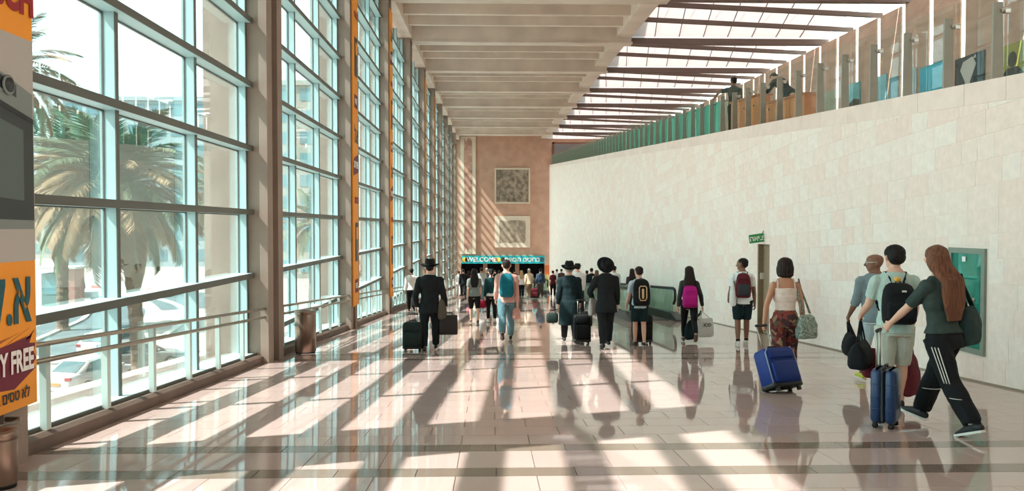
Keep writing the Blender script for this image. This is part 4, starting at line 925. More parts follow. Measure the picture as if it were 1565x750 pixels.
    def coat(s, m, hem=.24, off=.024, wr=.006, nm='coat'):
        mb = MB(); s.torso(mb, .5, .85, off, steps=14); n = 24; rings = []
        for i in range(9):
            z = hem + (.52 - hem) * i / 8; t = (.52 - z) / .3; rx, ry, yo = .098 * s.fh + off / s.H + .022 * t, .074 + off / s.H + .045 * t, -.006 - .01 * t
            rings.append([tuple(s.T((rx * math.cos(a), ry * math.sin(a) + yo, z))) for a in [2 * math.pi * k / n for k in range(n)]])
        mb.loft(rings)
        for i in (0, 1): mb.ell(s.arm[i][0], (.034 * s.H * s.fs + off, .035 * s.H + off, .031 * s.H + off)); s.limb(mb, s.arm[i], s.ARM(1.08), 0, .97, .016)
        mb.tube([s.T((.05 * math.cos(a), .043 * math.sin(a) - .004, .842 + .006 * math.sin(a) * -1)) for a in [2 * math.pi * k / 14 for k in range(15)]], .012 * s.H, 8, (0, 0, 1))
        return mb.grow(nm, m, s.root, s.vc, 3, wr, 12, (1.3, 1.3, .5))
    def pants(s, m, end=.97, off=.012, hemoff=.018, z1=.575, wr=.005, nm='trousers', z0=.455):
        mb = MB(); s.torso(mb, z0, z1, min(off, .009), steps=8)
        for i in (0, 1):
            r = s.LEG(); r = [r[0] + off, r[1] + off, r[2] + off * .6 + hemoff * .4, r[3] + hemoff * .8, r[4] + hemoff]; s.limb(mb, s.leg[i][:3], r, 0, end)
        return mb.grow(nm, m, s.root, s.vc, 3, wr, 18, (1, 1, .7))
    def shoes(s, m, sole=None, off=.006):
        for i in (0, 1):
            mb = MB(); s.foot(mb, i, off); o = mb.grow('shoe', m, s.root, min(s.vc, .012) if not s.far else s.vc, 2)
            if sole:
                q = MB(); h = s.H; pr = [(-.048, .0), (-.042, .018), (0, .023), (.05, .025), (.09, .030), (.118, .022), (.128, .0)]; outl = [(f, x) for f, x in pr] + [(f, -x) for f, x in pr[-2:0:-1]]
                q.loft([[tuple(s.ff(i, f, -.042, x)) for f, x in outl], [tuple(s.ff(i, f, -.030, x)) for f, x in outl]]); q.build('sole', sole, o)
    def socks(s, m, end=.90):
        for i in (0, 1): mb = MB(); s.limb(mb, s.leg[i][:3], s.LEG(), end, 1.0, .005); mb.grow('sock', m, s.root, .012, 1)
    def hair(s, m, style='short', length=.70, wr=None):
        mb = MB(); hh = .134 * s.H; H_ = s.Hd
        def el(c, r):
            rings = []
            for i in range(9):
                a = math.pi * (i + .35) / 8.7 - math.pi / 2; rings.append([tuple(H_((c[0] + r[0] * math.cos(a) * math.cos(2 * math.pi * k / 16), c[1] + r[1] * math.cos(a) * math.sin(2 * math.pi * k / 16), c[2] + r[2] * math.sin(a)))) for k in range(16)])
            mb.loft(rings)
        if style == 'short': el((0, -.07, .70), (.41, .485, .37)); el((0, -.22, .50), (.345, .31, .30))
        elif style == 'thick': el((0, -.05, .72), (.45, .52, .40)); el((0, -.22, .52), (.40, .36, .36))
        elif style == 'bob': el((0, -.05, .70), (.46, .52, .42)); el((0, -.16, .42), (.50, .42, .52)); el((.33, -.02, .32), (.18, .26, .42)); el((-.33, -.02, .32), (.18, .26, .42)); el((0, -.26, .08), (.46, .30, .22))
        elif style == 'fringe': el((0, -.08, .5), (.40, .42, .28))
        elif style == 'long':
            el((0, -.05, .70), (.44, .51, .40)); el((0, -.2, .45), (.45, .38, .5)); b = s.tv(.74)
            for x, w in ((0, 1.0), (-.035, .7), (.035, .7)):
                mb.tube([H_((x * 4, -.36, .65)), H_((x * 5, -.42, .2)), s.T((x * 1.1, -b[1] - .018, .81)), s.T((x * 1.2, -b[1] - .020, (.81 + length) / 2)), s.T((x * .9, -b[1] - .014, length))], [(.05 * s.H * w, .03 * s.H), (.058 * s.H * w, .030 * s.H), (.058 * s.H * w, .024 * s.H), (.050 * s.H * w, .020 * s.H), (.022 * s.H * w, .008 * s.H)], 14, (0, 1, 0))
        elif style == 'pony': el((0, -.07, .70), (.41, .49, .37)); el((0, -.22, .50), (.345, .31, .30)); mb.tube([H_((0, -.5, .62)), H_((0, -.68, .4)), H_((0, -.62, .0)), H_((0, -.55, -.35))], [.08 * hh, .13 * hh, .11 * hh, .03 * hh], 10)
        return mb.grow('hair', m, s.root, min(s.vb * 1.1, .012) if not s.far else s.vb, 1, (.0055 if style in ('long', 'bob') else .004) if wr is None else wr, 55, (1, 1, .10) if style in ('long', 'bob') else (1, 1, .6))
    def lathe_hat(s, m, crown, brim, ch, tilt=0.0, nm='hat', band=None, dent=0.0, curl=.012, zpos=.70):
        base = empty(nm, (0, 0, 0), 0, parent=s.root); c0 = s.Hd((0, -.03, zpos)); M = Matrix.Translation(c0) @ Matrix.Rotation(s.yaw, 4, 'Z') @ Matrix.Rotation(R(tilt), 4, 'X')
        COLREM.append(base)
        q = MB(); n = 28; rings = []
        prof = [(crown * .98, -.004, 0), (brim * .75, -.006, 1), (brim, .002, 1), (brim, .008, 1), (brim * .75, .002, 1), (crown * 1.03, .006, 0), (crown * .97, ch * .6, 0), (crown * .86, ch * .90, 2), (crown * .70, ch, 2), (crown * .4, ch - dent, 2), (.01, ch - dent, 2)]
        for r_, z_, k in prof:
            ring = []
            for j in range(n):
                a = 2 * math.pi * j / n; x, y = r_ * math.cos(a), r_ * 1.12 * math.sin(a); z = z_
                if k == 1: z += curl * (r_ / brim) * math.cos(2 * a) * 1.3 + curl * .6 * (1 if r_ == brim else 0)
                if k == 2: z += -dent * .5 * (1 if y > 0 else 0) * (1 - abs(x) / max(r_, .01))
                ring.append(tuple(M @ Vector((x, y, z))))
            rings.append(ring)
        q.loft(rings); o = q.build(nm, m, s.root, True)
        if band:
            q = MB(); q.loft([[tuple(M @ Vector((r_ * math.cos(2 * math.pi * j / n), r_ * 1.12 * math.sin(2 * math.pi * j / n), z_))) for j in range(n)] for r_, z_ in ((crown * 1.0, .006), (crown * 1.045, .007), (crown * 1.035, .034), (crown * 1.0, .035))]); q.build('hat_band', band, o, True)
        return o
    def world(s, p): return s.root.matrix_basis @ Vector(p) if False else Matrix.Translation(s.root.location) @ (Matrix.Rotation(s.rz, 4, 'Z') @ Vector(p))
    def palm_w(s, i): return s.world(s.palm[i])
COLREM = []
def person_at(px, fy, label, H=1.72, rz=0.0, depth=None, **kw):
    p = on_ramp(px, fy) if depth is None else None
    if depth is not None: d = ray(px, 430); X = d.x / d.y * depth; p = Vector((X, depth, fl(depth)))
    return Person(Vector((p.x, p.y, fl(p.y))), H, R(rz), label, **kw)
# ---- things people carry
def backpack(P, size, m, label, m2=None, zc=.70, strap=None, group='backpacks', extra=None, gap=.012, tilt=0):
    w, d, h = size; b = P.tv(zc); cen = P.T((0, -b[1] + b[2], zc)) ; Rt = Matrix.Rotation(-P.lean, 3, 'X')
    c = cen + Rt @ Vector((0, -d / 2 - gap - .012, 0)); e = empty('backpack', P.world(c), 0, label, 'backpack', group); e.rotation_euler = (-P.lean + R(tilt), 0, P.rz)
    q = MB(); rings = []
    for t, kw, kd in ((0, .72, .55), (.03, .86, .82), (.10, .96, 1.0), (.35, 1.0, 1.05), (.62, .97, .98), (.82, .88, .82), (.93, .74, .62), (.985, .52, .38), (1.0, .36, .22)):
        rings.append([(math.copysign(abs(math.cos(a)) ** .55, math.cos(a)) * w / 2 * kw, math.copysign(abs(math.sin(a)) ** .6, math.sin(a)) * d / 2 * kd + d * .5 * (1 - kd), -h / 2 + h * t) for a in [2 * math.pi * k / 28 for k in range(28)]])
    q.loft(rings); q.build('bag_body', m, e, True)
    q = MB(); q.rbox((0, -d * .5, -h * .17), (w * .78, d * .42, h * .48), min(w, d) * .16, 4, .04); q.build('front_pocket', m2 or m, e, True)
    q = MB(); q.tube([(-w * .33, -d * .505, h * .17), (-w * .2, -d * .53, h * .26), (w * .2, -d * .53, h * .26), (w * .33, -d * .505, h * .17)], .006, 6, (0, 1, 0)); q.build('zip', strap or m2 or m, e, True)
    q = MB(); q.tube([(-.03, d * .3, h * .47), (-.025, d * .3, h * .49 + .015), (.025, d * .3, h * .49 + .015), (.03, d * .3, h * .47)], (.007), 6, (0, 1, 0)); q.build('grab_handle', strap or m, e, True)
    inv = (Matrix.Translation(e.location) @ e.rotation_euler.to_matrix().to_4x4()).inverted()
    for sd in (-1, 1):
        f = P.fs; tz = zc + h * .44 / P.H; pts = [(sd * .030 * f, -.074, min(tz, .79)), (sd * .044 * f, -.064, .812), (sd * .054 * f, -.028, .846), (sd * .058 * f, .016, .850), (sd * .062 * f, .062, .81), (sd * .078 * f, .076, .74), (sd * .100 * f, .045, .66), (sd * .095 * f, -.02, .605), (sd * .075 * f, -.075, .60)]
        q = MB(); q.tube([inv @ P.world(P.T(p)) for p in pts], [(.022, .006)] * len(pts), 8, (0, 0, 1)); q.grow('shoulder_strap', strap or m, e, .012, 1)
    if extra: extra(e, w, d, h)
    return e
def suitcase(loc, rz, size, m, label, handle=.42, tilt=0.0, style='hard', mtrim=None, group='wheeled suitcases', spin=0.0, wheels=4, htilt=None):
    w, d, h = size; e = empty('wheeled_suitcase', loc, rz, label, 'suitcase', group); e.rotation_euler = (tilt, 0, rz); wz = .055; mt = mtrim or M_BLACK
    if style == 'hard':
        for sd in (-1, 1):
            q = MB(); q.rbox((0, sd * (d * .26), wz + h / 2), (w, d * .47, h), .045, 5, .04); sh = q.build('shell_half', m, e, True)
            for k in range(3):
                q = MB(); q.rbox((0, sd * (d * .262), wz + h * (.27 + .23 * k)), (w * 1.006, d * .484, .014), .045, 5, .004); q.build('rib', m, sh, True)
        q = MB(); q.rbox((0, 0, wz + h / 2), (w * .985, .05, h * .985), .04, 4, .03); q.build('zip_band', mt, e, True)
    else:
        q = MB(); q.rbox((0, 0, wz + h / 2), (w, d, h), .055, 5, .05); q.build('case_body', m, e, True)
        q = MB(); q.rbox((0, -d * .52, wz + h * .37), (w * .84, d * .26, h * .56), .04, 4, .04); q.build('front_pocket', m, e, True)
        q = MB(); q.rbox((0, -d * .50, wz + h * .81), (w * .80, d * .18, h * .24), .03, 4, .03); q.build('top_pocket', m, e, True)
        for sd in (-1, 1):
            q = MB(); q.tube([(sd * w * .47, -d * .44, wz + .05), (sd * w * .47, -d * .44, wz + h - .06), (sd * w * .38, -d * .44, wz + h - .005)], .008, 6, (0, 1, 0)); q.build('piping', mat('pale_piping', (150, 170, 200), .5) if m.name.startswith('blue') else mt, e, True)
        q = MB(); q.rbox((0, 0, wz + .03), (w * 1.01, d * 1.02, .07), .04, 3, .02); q.build('base_guard', mt, e, True)
    q = MB(); q.tube([(-.07, 0, wz + h), (-.06, 0, wz + h + .03), (.06, 0, wz + h + .03), (.07, 0, wz + h)], .011, 8, (0, 1, 0)); q.build('carry_handle', mt, e, True)
    if handle > 0:
        yy = d * .30; q = MB()
        for sd in (-1, 1): q = MB(); q.tube([(sd * .075, yy, wz + h - .02), (sd * .075, yy, wz + h + handle)], .008, 8); q.build('telescopic_tube', M_STEEL, e, True)
        q = MB(); q.rbox((0, yy, wz + h + handle), (.19, .032, .034), .012, 3); q.build('grip', mt, e, True)
    for sx in (-1, 1):
        for sy in ((-1, 1) if wheels == 4 else (1,)):
            q = MB(); q.lathe([(.006, -.013), (.027, -.013), (.0275, 0), (.027, .013), (.006, .013)], 16); wl_ = q.build('wheel', M_RUBBER, e, True, (sx * (w / 2 - .05), sy * (d / 2 - .045), .028), (0, R(90), 0))
            q = MB(); q.rbox((0, 0, 0), (.02, .045, .04), .006, 2); q.build('wheel_fork', mt, e, False, (sx * (w / 2 - .05), sy * (d / 2 - .045), .052))
    if wheels == 2:
        for sx in (-1, 1): q = MB(); q.box(sx * (w / 2 - .07) - .02, sx * (w / 2 - .07) + .02, -d / 2 + .01, -d / 2 + .05, .0, wz); q.build('stand_foot', mt, e)
    return e
def soft_bag(loc, rz, size, m, label, handle_to=None, nm='shoulder_bag', cat='bag', group=None, taper=.75, strapr=.010, tilt=0.0, sag=.06, hm=None, hgap=None):
    w, d, h = size; e = empty(nm, loc, rz, label, cat, group); e.rotation_euler = (0, tilt, rz)
    q = MB(); rings = []
    for i, (t, k, kd) in enumerate(((0, .80, .5), (.04, .95, .85), (.18, 1.0, 1.0), (.5, .98, .95), (.8, (1 + taper) / 2, .6), (.97, taper, .30), (1.0, taper * .97, .18))):
        ring = []
        for j in range(24):
            a = 2 * math.pi * j / 24; ca, sa = math.cos(a), math.sin(a); x = math.copysign(abs(ca) ** .55, ca) * w / 2 * k; y = math.copysign(abs(sa) ** .6, sa) * d / 2 * kd; ring.append((x, y, h * t - (sag * h * (1 - (2 * x / w) ** 2) if i > 4 else 0)))
        rings.append(ring)
    q.loft(rings); q.grow('bag_body', m, e, .010 if loc[1] < 12 else .014, 1, .006, 12)
    if handle_to is not None:
        inv = (Matrix.Translation(e.location) @ e.rotation_euler.to_matrix().to_4x4()).inverted(); tp = inv @ Vector(handle_to)
        for sd in (-1, 1):
            y_ = sd * (d * .06 if hgap is None else hgap); q = MB(); q.tube([(-w * taper * .36, y_, h * .93), (tp.x - .03, tp.y + y_ * .4, h * .93 + (tp.z - h * .93) * .75), (tp.x, tp.y + y_ * .3, tp.z), (tp.x + .03, tp.y + y_ * .4, h * .93 + (tp.z - h * .93) * .75), (w * taper * .36, y_, h * .93)], strapr, 6, (0, 1, 0)); q.build('handle', hm or m, e, True)
    return e
BLK = fab('black_suit', (26, 30, 32)); BLK2 = fab('black', (22, 24, 26)); NAVY = fab('dark_teal', (22, 40, 44)); WHT = fab('white', (228, 230, 228)); PALE = fab('pale_green', (176, 196, 186)); GREY = fab('grey', (120, 128, 124)); LGREY = fab('light_grey', (176, 178, 174)); KHAKI = fab('pale_khaki', (186, 190, 176)); DGREEN = fab('dark_green', (54, 66, 62)); JEAN = fab('jeans', (92, 126, 134)); PINK = fab('pink', (206, 158, 146)); TEAL = fab('teal', (18, 104, 118)); MAG = fab('magenta', (178, 26, 124)); MARO = fab('maroon', (92, 30, 40)); BEIGE = fab('beige', (206, 186, 160)); BLUEG = fab('blue_grey', (122, 140, 146)); CREAM = fab('cream', (226, 208, 196)); LBLUE = fab('light_blue', (190, 212, 220))
HBLK, HBRN, HLONG, HBLOND, HGRY = hairm((26, 22, 20)), hairm((40, 28, 23)), hairm((112, 72, 52)), hairm((186, 150, 110)), hairm((150, 146, 140))
SHB = mat('black_leather', (22, 22, 22), .35); SHW = mat('white_sneaker', (214, 214, 206), .6); SOLEW = mat('white_sole', (226, 224, 216), .6); SHBR = mat('brown_shoe', (92, 66, 52), .5); HATM = fab('hat_felt', (18, 20, 22)); RIBBON = mat('hat_ribbon', (12, 12, 13), .4)
SHY = mat('yellow_shoe', (206, 200, 70), .6)

# P16 woman with long hair, black track trousers
P = person_at(1440, 657, 'person with long brown hair in dark top and striped black track trousers', 1.75, 20, build='f', legs=((-22, 14), (24, 2)), arms=(('ik', (-.20, .45, .96), (-.7, -.6, -.3)), ('fk', -8, 20, 78)), lean=5, yaw=-34, grip=(.9, .3), wide=1.06)
P16 = P
P.top(DGREEN, .535, .845, .42, .022, .006, 'shirt', soff=.016); tr = P.pants(BLK2, .97, .022, .048, .57)
P.hair(HLONG, 'long', .60); P.socks(WHT, .93); P.shoes(mat('black_sneaker', (28, 30, 30), .6), SOLEW)
for i, f0, f1 in ((0, .10, .52),):   # white stripes down the left trouser leg
    for k in (-1, 0, 1):
        q = MB(); pts = []
        for t in [f0 + (f1 - f0) * j / 8 for j in range(9)]:
            a = P.leg[i][0].lerp(P.leg[i][1], min(t / .5, 1)); r = .058 * P.H + .020 - .016 * P.H * t / .5 + .006; an = R(205 + k * 13); pts.append(a + Vector((r * math.cos(an), r * math.sin(an), 0)))
        q.tube(pts, [(.006, .004)] * 9, 6, (0, 1, 0)); q.build('stripe', SOLEW, tr, True)
for i in (0, 1):
    q = MB(); c = P.leg[i][1].lerp(P.leg[i][2], .33); r = .034 * P.H + .044
    q.tube([c + Vector((r * math.cos(a), r * math.sin(a), -.01)) for a in [math.pi + math.pi * j / 10 for j in range(11)]], [(.006, .003)] * 11, 6, (0, 0, 1)); q.build('stripe', SOLEW, tr, True)
pw = P.world(P.T((.125, -.03, .845)))
soft_bag(P.world((.30, -.02, .80)), P.rz + R(20), (.40, .17, .40), fab('tote_green', (38, 56, 56)), 'large dark green tote hung from the long haired person shoulder', pw, 'tote_bag', 'bag', taper=.62, strapr=.013, sag=.1)
# dark blue hard suitcase on four wheels in her hand
p = on_ramp(1353, 652); hp = P.palm_w(0)
suitcase((p.x, p.y, fl(p.y)), R(52), (.31, .23, .52), mat('navy_shell', (20, 52, 92), .28, vary=(4, .06)), 'glossy navy hard shell suitcase pushed by the long haired person', handle=.36)

# P15 young man with black backpack
P = person_at(1366, 628, 'person in pale green tee and pale shorts wearing a black backpack', 1.75, -16, build='m', legs=((-4, 4), (10, 2)), arms=(('fk', 20, 14, 40), ('fk', 12, 8, 30)), lean=3, yaw=14, skin=LIGHT, wide=.97)
P.top(PALE, .47, .845, .34, .022, .006, soff=.02); P.pants(KHAKI, .50, .022, .034, .56, nm='shorts'); P.hair(HBLK, 'thick'); P.shoes(fab('sandal', (60, 52, 48)), None, .003); P15 = P
def cow(e, w, d, h): q = MB(); q.ell((-.02, -.01, h * .5 + .035), (.035, .03, .028)); q.build('yellow_tag', mat('yellow_tag', (226, 168, 60), .6), e, True); q = MB(); q.rbox((.03, -d * .50 - .004, h * .30), (.045, .008, .018), .003, 2); q.build('logo_patch', M_PAPER, e)
backpack(P, (.34, .18, .44), fab('black_pack', (24, 26, 28)), 'black backpack with a yellow tag on the person in pale green', zc=.655, extra=cow)
soft_bag(P.world((-.30, .22, .42)), P.rz + R(70), (.50, .24, .30), BLK2, 'black duffel bag carried beside the pale green tee', P.palm_w(0), 'duffel_bag', 'bag', taper=.9)
soft_bag(P.world((-.12, .34, .30)), P.rz + R(10), (.30, .2, .34), MARO, 'maroon soft bag hanging in front of the pale green tee', None, 'soft_bag', 'bag', taper=.8)
soft_bag(P.world((.20, .22, .14)), P.rz + R(60), (.34, .18, .46), MARO, 'second maroon bag hanging low beside the bare legs', P.palm_w(1), 'soft_bag', 'bag', taper=.7, strapr=.008)

# P14 bald man with glasses, looking left
P = person_at(1337, 584, 'bald person in blue grey shirt and white glasses looking toward the windows', 1.73, -4, build='m', skin=DARKS, legs=((14, 3), (-14, 16)), arms=(('fk', 10, 10, 30), ('fk', -6, 8, 10)), yaw=78, lean=2, wide=1.08)
P.top(BLUEG, .47, .85, .60, .024, .006, soff=.016); P.pants(LBLUE, .52, .02, .03, .56, nm='shorts'); P.shoes(SHY, SOLEW)
g = MB()
for sd in (-1, 1):
    c = [P.Hd((sd * .17 + .12 * math.cos(a), .50 - .04 * abs(math.cos(a)), .50 + .095 * math.sin(a))) for a in [2 * math.pi * j / 12 for j in range(13)]]; g.tube(c, .0035, 6); g.tube([P.Hd((sd * .29, .47, .53)), P.Hd((sd * .40, .2, .54)), P.Hd((sd * .42, -.05, .55))], .004, 6, (0, 0, 1))
g.tube([P.Hd((-.06, .51, .52)), P.Hd((.06, .51, .52))], .0035, 6); g.build('glasses', SOLEW, P.root, True)
soft_bag(P.world((-.26, .16, .34)), P.rz + R(80), (.46, .22, .32), BLK2, 'black holdall in the hand of the bald person', P.palm_w(0), 'holdall', 'bag', taper=.9, strapr=.014)

# P13 woman in a camisole with the blue suitcase
PAT = voronoi_mat('patterned_cloth', [(96, 34, 36), (60, 40, 40), (128, 56, 46), (150, 122, 92), (74, 26, 30), (92, 84, 66)], 16)
P = person_at(1199, 586, 'person with dark bob in cream camisole and patterned trousers', 1.66, -10, build='f', skin=TAN, legs=((-10, 8), (12, 2)), arms=(('ik', (-.30, -.12, .80), (-1, -.3, 0)), ('fk', -4, 12, 10)), lean=1, wide=1.02, grip=(.95, .4))
P.top(CREAM, .585, .768, 0, .013, .0015, 'camisole'); P.pants(PAT, .93, .020, .045, .60, wr=.006); P.hair(HBRN, 'bob'); P.shoes(SHW, SOLEW); P13 = P
for sd in (-1, 1):
    q = MB(); q.tube([P.T((sd * .066, -.060, .765)), P.T((sd * .064, -.040, .82)), P.T((sd * .062, -.005, .842)), P.T((sd * .062, .035, .82)), P.T((sd * .06, .064, .765))], [(.008, .004)] * 5, 6, (0, 0, 1)); q.build('shoulder_strap', CREAM, P.root, True)
BLUE = mat('blue_nylon', (4, 44, 118), .5, vary=(8, .08), bump=(120, .1), spec=.35)
p = on_ramp(1198, 600); suitcase((p.x, p.y, fl(p.y) + .004), R(20), (.46, .27, .50), BLUE, 'bright blue soft suitcase trailing behind the person in the camisole', handle=.34, tilt=R(-24), style='soft', wheels=2)
soft_bag(P.world((.27, -.03, .62)), P.rz + R(30), (.32, .16, .36), voronoi_mat('speckled_cloth', [(150, 166, 152), (96, 112, 104), (176, 186, 172), (120, 140, 128)], 50), 'speckled grey green cloth bag on the shoulder of the person in camisole', P.world(P.T((.10, -.02, .842))), 'cloth_bag', 'bag', taper=.5, sag=.12)

# P12 man in white tee with maroon backpack
P = person_at(1134, 527, 'person in white tee and dark shorts beside the wall looking left', 1.77, -12, build='m', skin=DARKS, legs=((-6, 6), (8, 3)), arms=(('fk', 8, 10, 40), ('fk', -4, 10, 14)), yaw=60, wide=.98)
P.top(WHT, .47, .85, .34, .018, .005, soff=.02); P.pants(NAVY, .46, .026, .04, .565, nm='shorts'); P.hair(HBLK, 'short'); P.socks(BLK2, .93); P.shoes(SHW, SOLEW)
q = MB(); q.ell(P.Hd((0, .28, .12)), (.036, .04, .03)); q.build('beard', HBLK, P.root, True)
backpack(P, (.30, .16, .50), MARO, 'maroon and charcoal backpack on the person in the white tee', m2=fab('charcoal', (56, 58, 60)), zc=.69, strap=BLK2)
soft_bag(P.world((-.20, -.14, .82)), P.rz + R(80), (.20, .14, .52), WHT, 'white rolled pillow strapped beside the maroon backpack', None, 'travel_pillow', 'pillow', taper=.9, sag=0)

# P11 woman with magenta backpack
P = person_at(1053, 523, 'person with very long dark hair and black leggings carrying bags', 1.65, -8, build='f', legs=((20, 4), (-24, 30)), arms=(('fk', -8, 12, 8), ('fk', 0, 20, 10)), lean=2)
P.top(fab('charcoal_knit', (62, 66, 66)), .50, .845, .97, .014, .005, soff=.012); P.pants(BLK2, .95, .006, .008, .58, wr=.003, nm='leggings'); P.hair(HBRN, 'long', .66); P.shoes(SHBR, None)
backpack(P, (.32, .17, .47), MAG, 'magenta backpack on the person with very long dark hair', zc=.62)
hp = P.palm_w(1); b = soft_bag((hp.x + .08, hp.y, hp.z - .56), P.rz + R(20), (.36, .14, .42), mat('white_plastic', (214, 216, 212), .4), 'white plastic carrier bag with dark lettering held beside the leggings', hp, 'carrier_bag', 'bag', taper=.85, strapr=.006)
text('ICO', .10, M_INK, b, (0, -.078, .26), (R(90), 0, 0), bold=.002)
soft_bag((hp.x - .22, hp.y + .06, hp.z - .62), P.rz + R(50), (.40, .14, .42), NAVY, 'dark pointed tote dangling behind the white carrier bag', (hp.x - .03, hp.y + .02, hp.z), 'tote_bag', 'bag', taper=.6)

# P10 boy with emblem backpack
P = person_at(977, 528, 'young person in pale blue tee and dark teal shorts', 1.60, 2, build='boy', legs=((4, 2), (-4, 6)), arms=(('fk', 6, 12, 26), ('fk', 10, 8, 30)), lean=3, skin=LIGHT)
P.top(LBLUE, .47, .85, .36, .016, .005, soff=.02); P.pants(NAVY, .44, .026, .045, .565, nm='shorts'); P.hair(HBRN, 'short'); P.shoes(SHB, None, .003)
def emb(e, w, d, h):
    q = MB(); gm = mat('emblem_gold', (212, 178, 132), .5); pts = [(-.075, -d * .735, .10), (-.075, -d * .735, -.10), (-.05, -d * .735, -.155), (.05, -d * .735, -.155), (.075, -d * .735, -.10), (.075, -d * .735, .10), (.05, -d * .735, .13), (-.05, -d * .735, .13), (-.075, -d * .735, .10)]
    q.tube(pts, .011, 6, (0, 1, 0)); q.build('emblem_outline', gm, e, True); q = MB(); q.rbox((0, -d * .73, -.02), (.045, .02, .20), .01, 2); q.build('emblem_bar', gm, e, True)
backpack(P, (.35, .18, .55), BLK2, 'black backpack with a gold outlined emblem on the pale blue tee', zc=.675, extra=emb)
q = P; p = P.world((.15, .42, 0)); suitcase((p.x, p.y, fl(p.y)), .2, (.40, .26, .56), fab('black_case', (26, 27, 28)), 'black upright suitcase ahead of the pale blue tee', handle=0, style='soft')

# P9 man in black suit, wide hat tipped back
P = person_at(926, 531, 'person in black suit with a broad round hat tipped back', 1.72, 4, build='m', legs=((-10, 6), (16, 4)), arms=(('ik', (-.22, .24, .95), (-1, -.8, 0)), ('fk', 2, 10, 16)), lean=4, pitch=-12, wide=1.06)
P.coat(BLK, .40, .022, nm='jacket'); P.pants(BLK, .98, .014, .028); P.shoes(SHB); P.hair(HBLK, 'short'); P.lathe_hat(HATM, .092, .175, .11, 52, 'hat', RIBBON, .02, .004, .66)
soft_bag(P.world((-.24, .16, .64)), P.rz + R(60), (.36, .12, .36), LGREY, 'folded grey and white coat over the arm of the broad hatted person', P.palm_w(0), 'folded_coat', 'coat', taper=.9, sag=.02)

# P7 man in long coat
P = person_at(870, 522, 'person in long black coat and brimmed black hat', 1.68, 0, build='m', legs=((10, 3), (-14, 18)), arms=(('fk', -6, 8, 10), ('fk', 6, 10, 20)), lean=1, wide=1.08)
P.coat(NAVY, .22, .028); P.pants(BLK, .98, .014, .028); P.shoes(SHB); P.hair(HGRY, 'short'); P.lathe_hat(HATM, .100, .175, .14, 14, 'hat', RIBBON, .04, .012)
hp = P.palm_w(0)
e = empty('vanity_case', (hp.x - .14, hp.y + .05, hp.z - .30), P.rz, 'small dark green case in the left hand beside the long coat', 'case')
q = MB(); q.rbox((0, 0, .11), (.26, .16, .22), .05, 4); q.build('case_body', fab('case_green', (40, 56, 52)), e, True); q = MB(); q.tube([(-.06, 0, .21), (-.05, 0, .26), (.14, 0, .30), (.06, 0, .21)], .01, 6, (0, 1, 0)); q.build('handle', M_BLACK, e, True)
# black trolley case between the two
p = on_ramp(889, 525); suitcase((p.x, p.y, fl(p.y)), R(2), (.36, .28, .56), fab('trolley_black', (20, 21, 22)), 'black soft trolley case standing between the two hatted persons', handle=.30, style='soft', group='wheeled suitcases')
p = on_ramp(897, 519); e = soft_bag((p.x, p.y, fl(p.y) + .30), .3, (.24, .18, .36), BLK2, 'black bag strapped on top beside the trolley case', (p.x, p.y, fl(p.y) + .86), 'strapped_bag', 'bag', taper=.8)

# P8 officer ahead
P = person_at(883, 0, 'officer in white shirt and peaked dark cap', 1.78, 6, depth=25.0, build='m', legs=((12, 3), (-14, 16)))
P.top(WHT, .50, .85, .97, .018, .005, soff=.014); P.pants(BLK, .98, .014, .028); P.shoes(SHB); P.hair(HBLK, 'short'); P.lathe_hat(HATM, .095, .125, .075, 4, 'cap', RIBBON, 0, .002, .72)

# P5 man with teal backpack
P = person_at(774, 520, 'person in pink shirt and light jeans wearing a teal backpack', 1.79, 0, build='m', legs=((-20, 26), (14, 3)), arms=(('fk', 10, 7, 24), ('fk', -8, 7, 10)), lean=3)
P.top(PINK, .475, .85, .97, .018, .006, soff=.016); P.pants(JEAN, .96, .016, .030); P.hair(HBRN, 'short'); P.shoes(SHB, None)
backpack(P, (.31, .17, .52), TEAL, 'teal backpack on the person in the pink shirt', zc=.69)
hp = P.palm_w(1); soft_bag((hp.x, hp.y, hp.z - .26), .5, (.20, .1, .26), PINK, 'pink jacket carried in the hand beside light jeans', hp, 'folded_jacket', 'jacket', taper=.8)

# P4, P3
P = person_at(751, 493, 'person in teal and black jersey with white hem and black leggings', 1.62, 2, build='f', legs=((16, 4), (-16, 18)))
P.top(fab('jersey', (24, 62, 64)), .54, .845, .97, .016, .005, soff=.016); P.top(WHT, .49, .56, 0, .014, .003, 'undershirt'); P.pants(BLK2, .95, .008, .012, .55, nm='leggings'); P.shoes(SHW, SOLEW); P.hair(HBLK, 'pony')
P = person_at(725, 494, 'person with long black hair in grey tee and black knee shorts', 1.60, 4, build='f', legs=((12, 4), (-12, 12)), wide=1.06)
P.top(GREY, .49, .845, .36, .018, .006, soff=.018); P.pants(BLK2, .52, .014, .018, .56, nm='shorts'); P.hair(HBLK, 'long', .66); P.shoes(SHBR, None)
hp = P.palm_w(1); soft_bag((hp.x + .06, hp.y, hp.z - .30), .4, (.24, .10, .24), fab('red_bag', (150, 24, 50)), 'red handbag carried beside the grey tee', hp, 'handbag', 'bag', taper=.8)

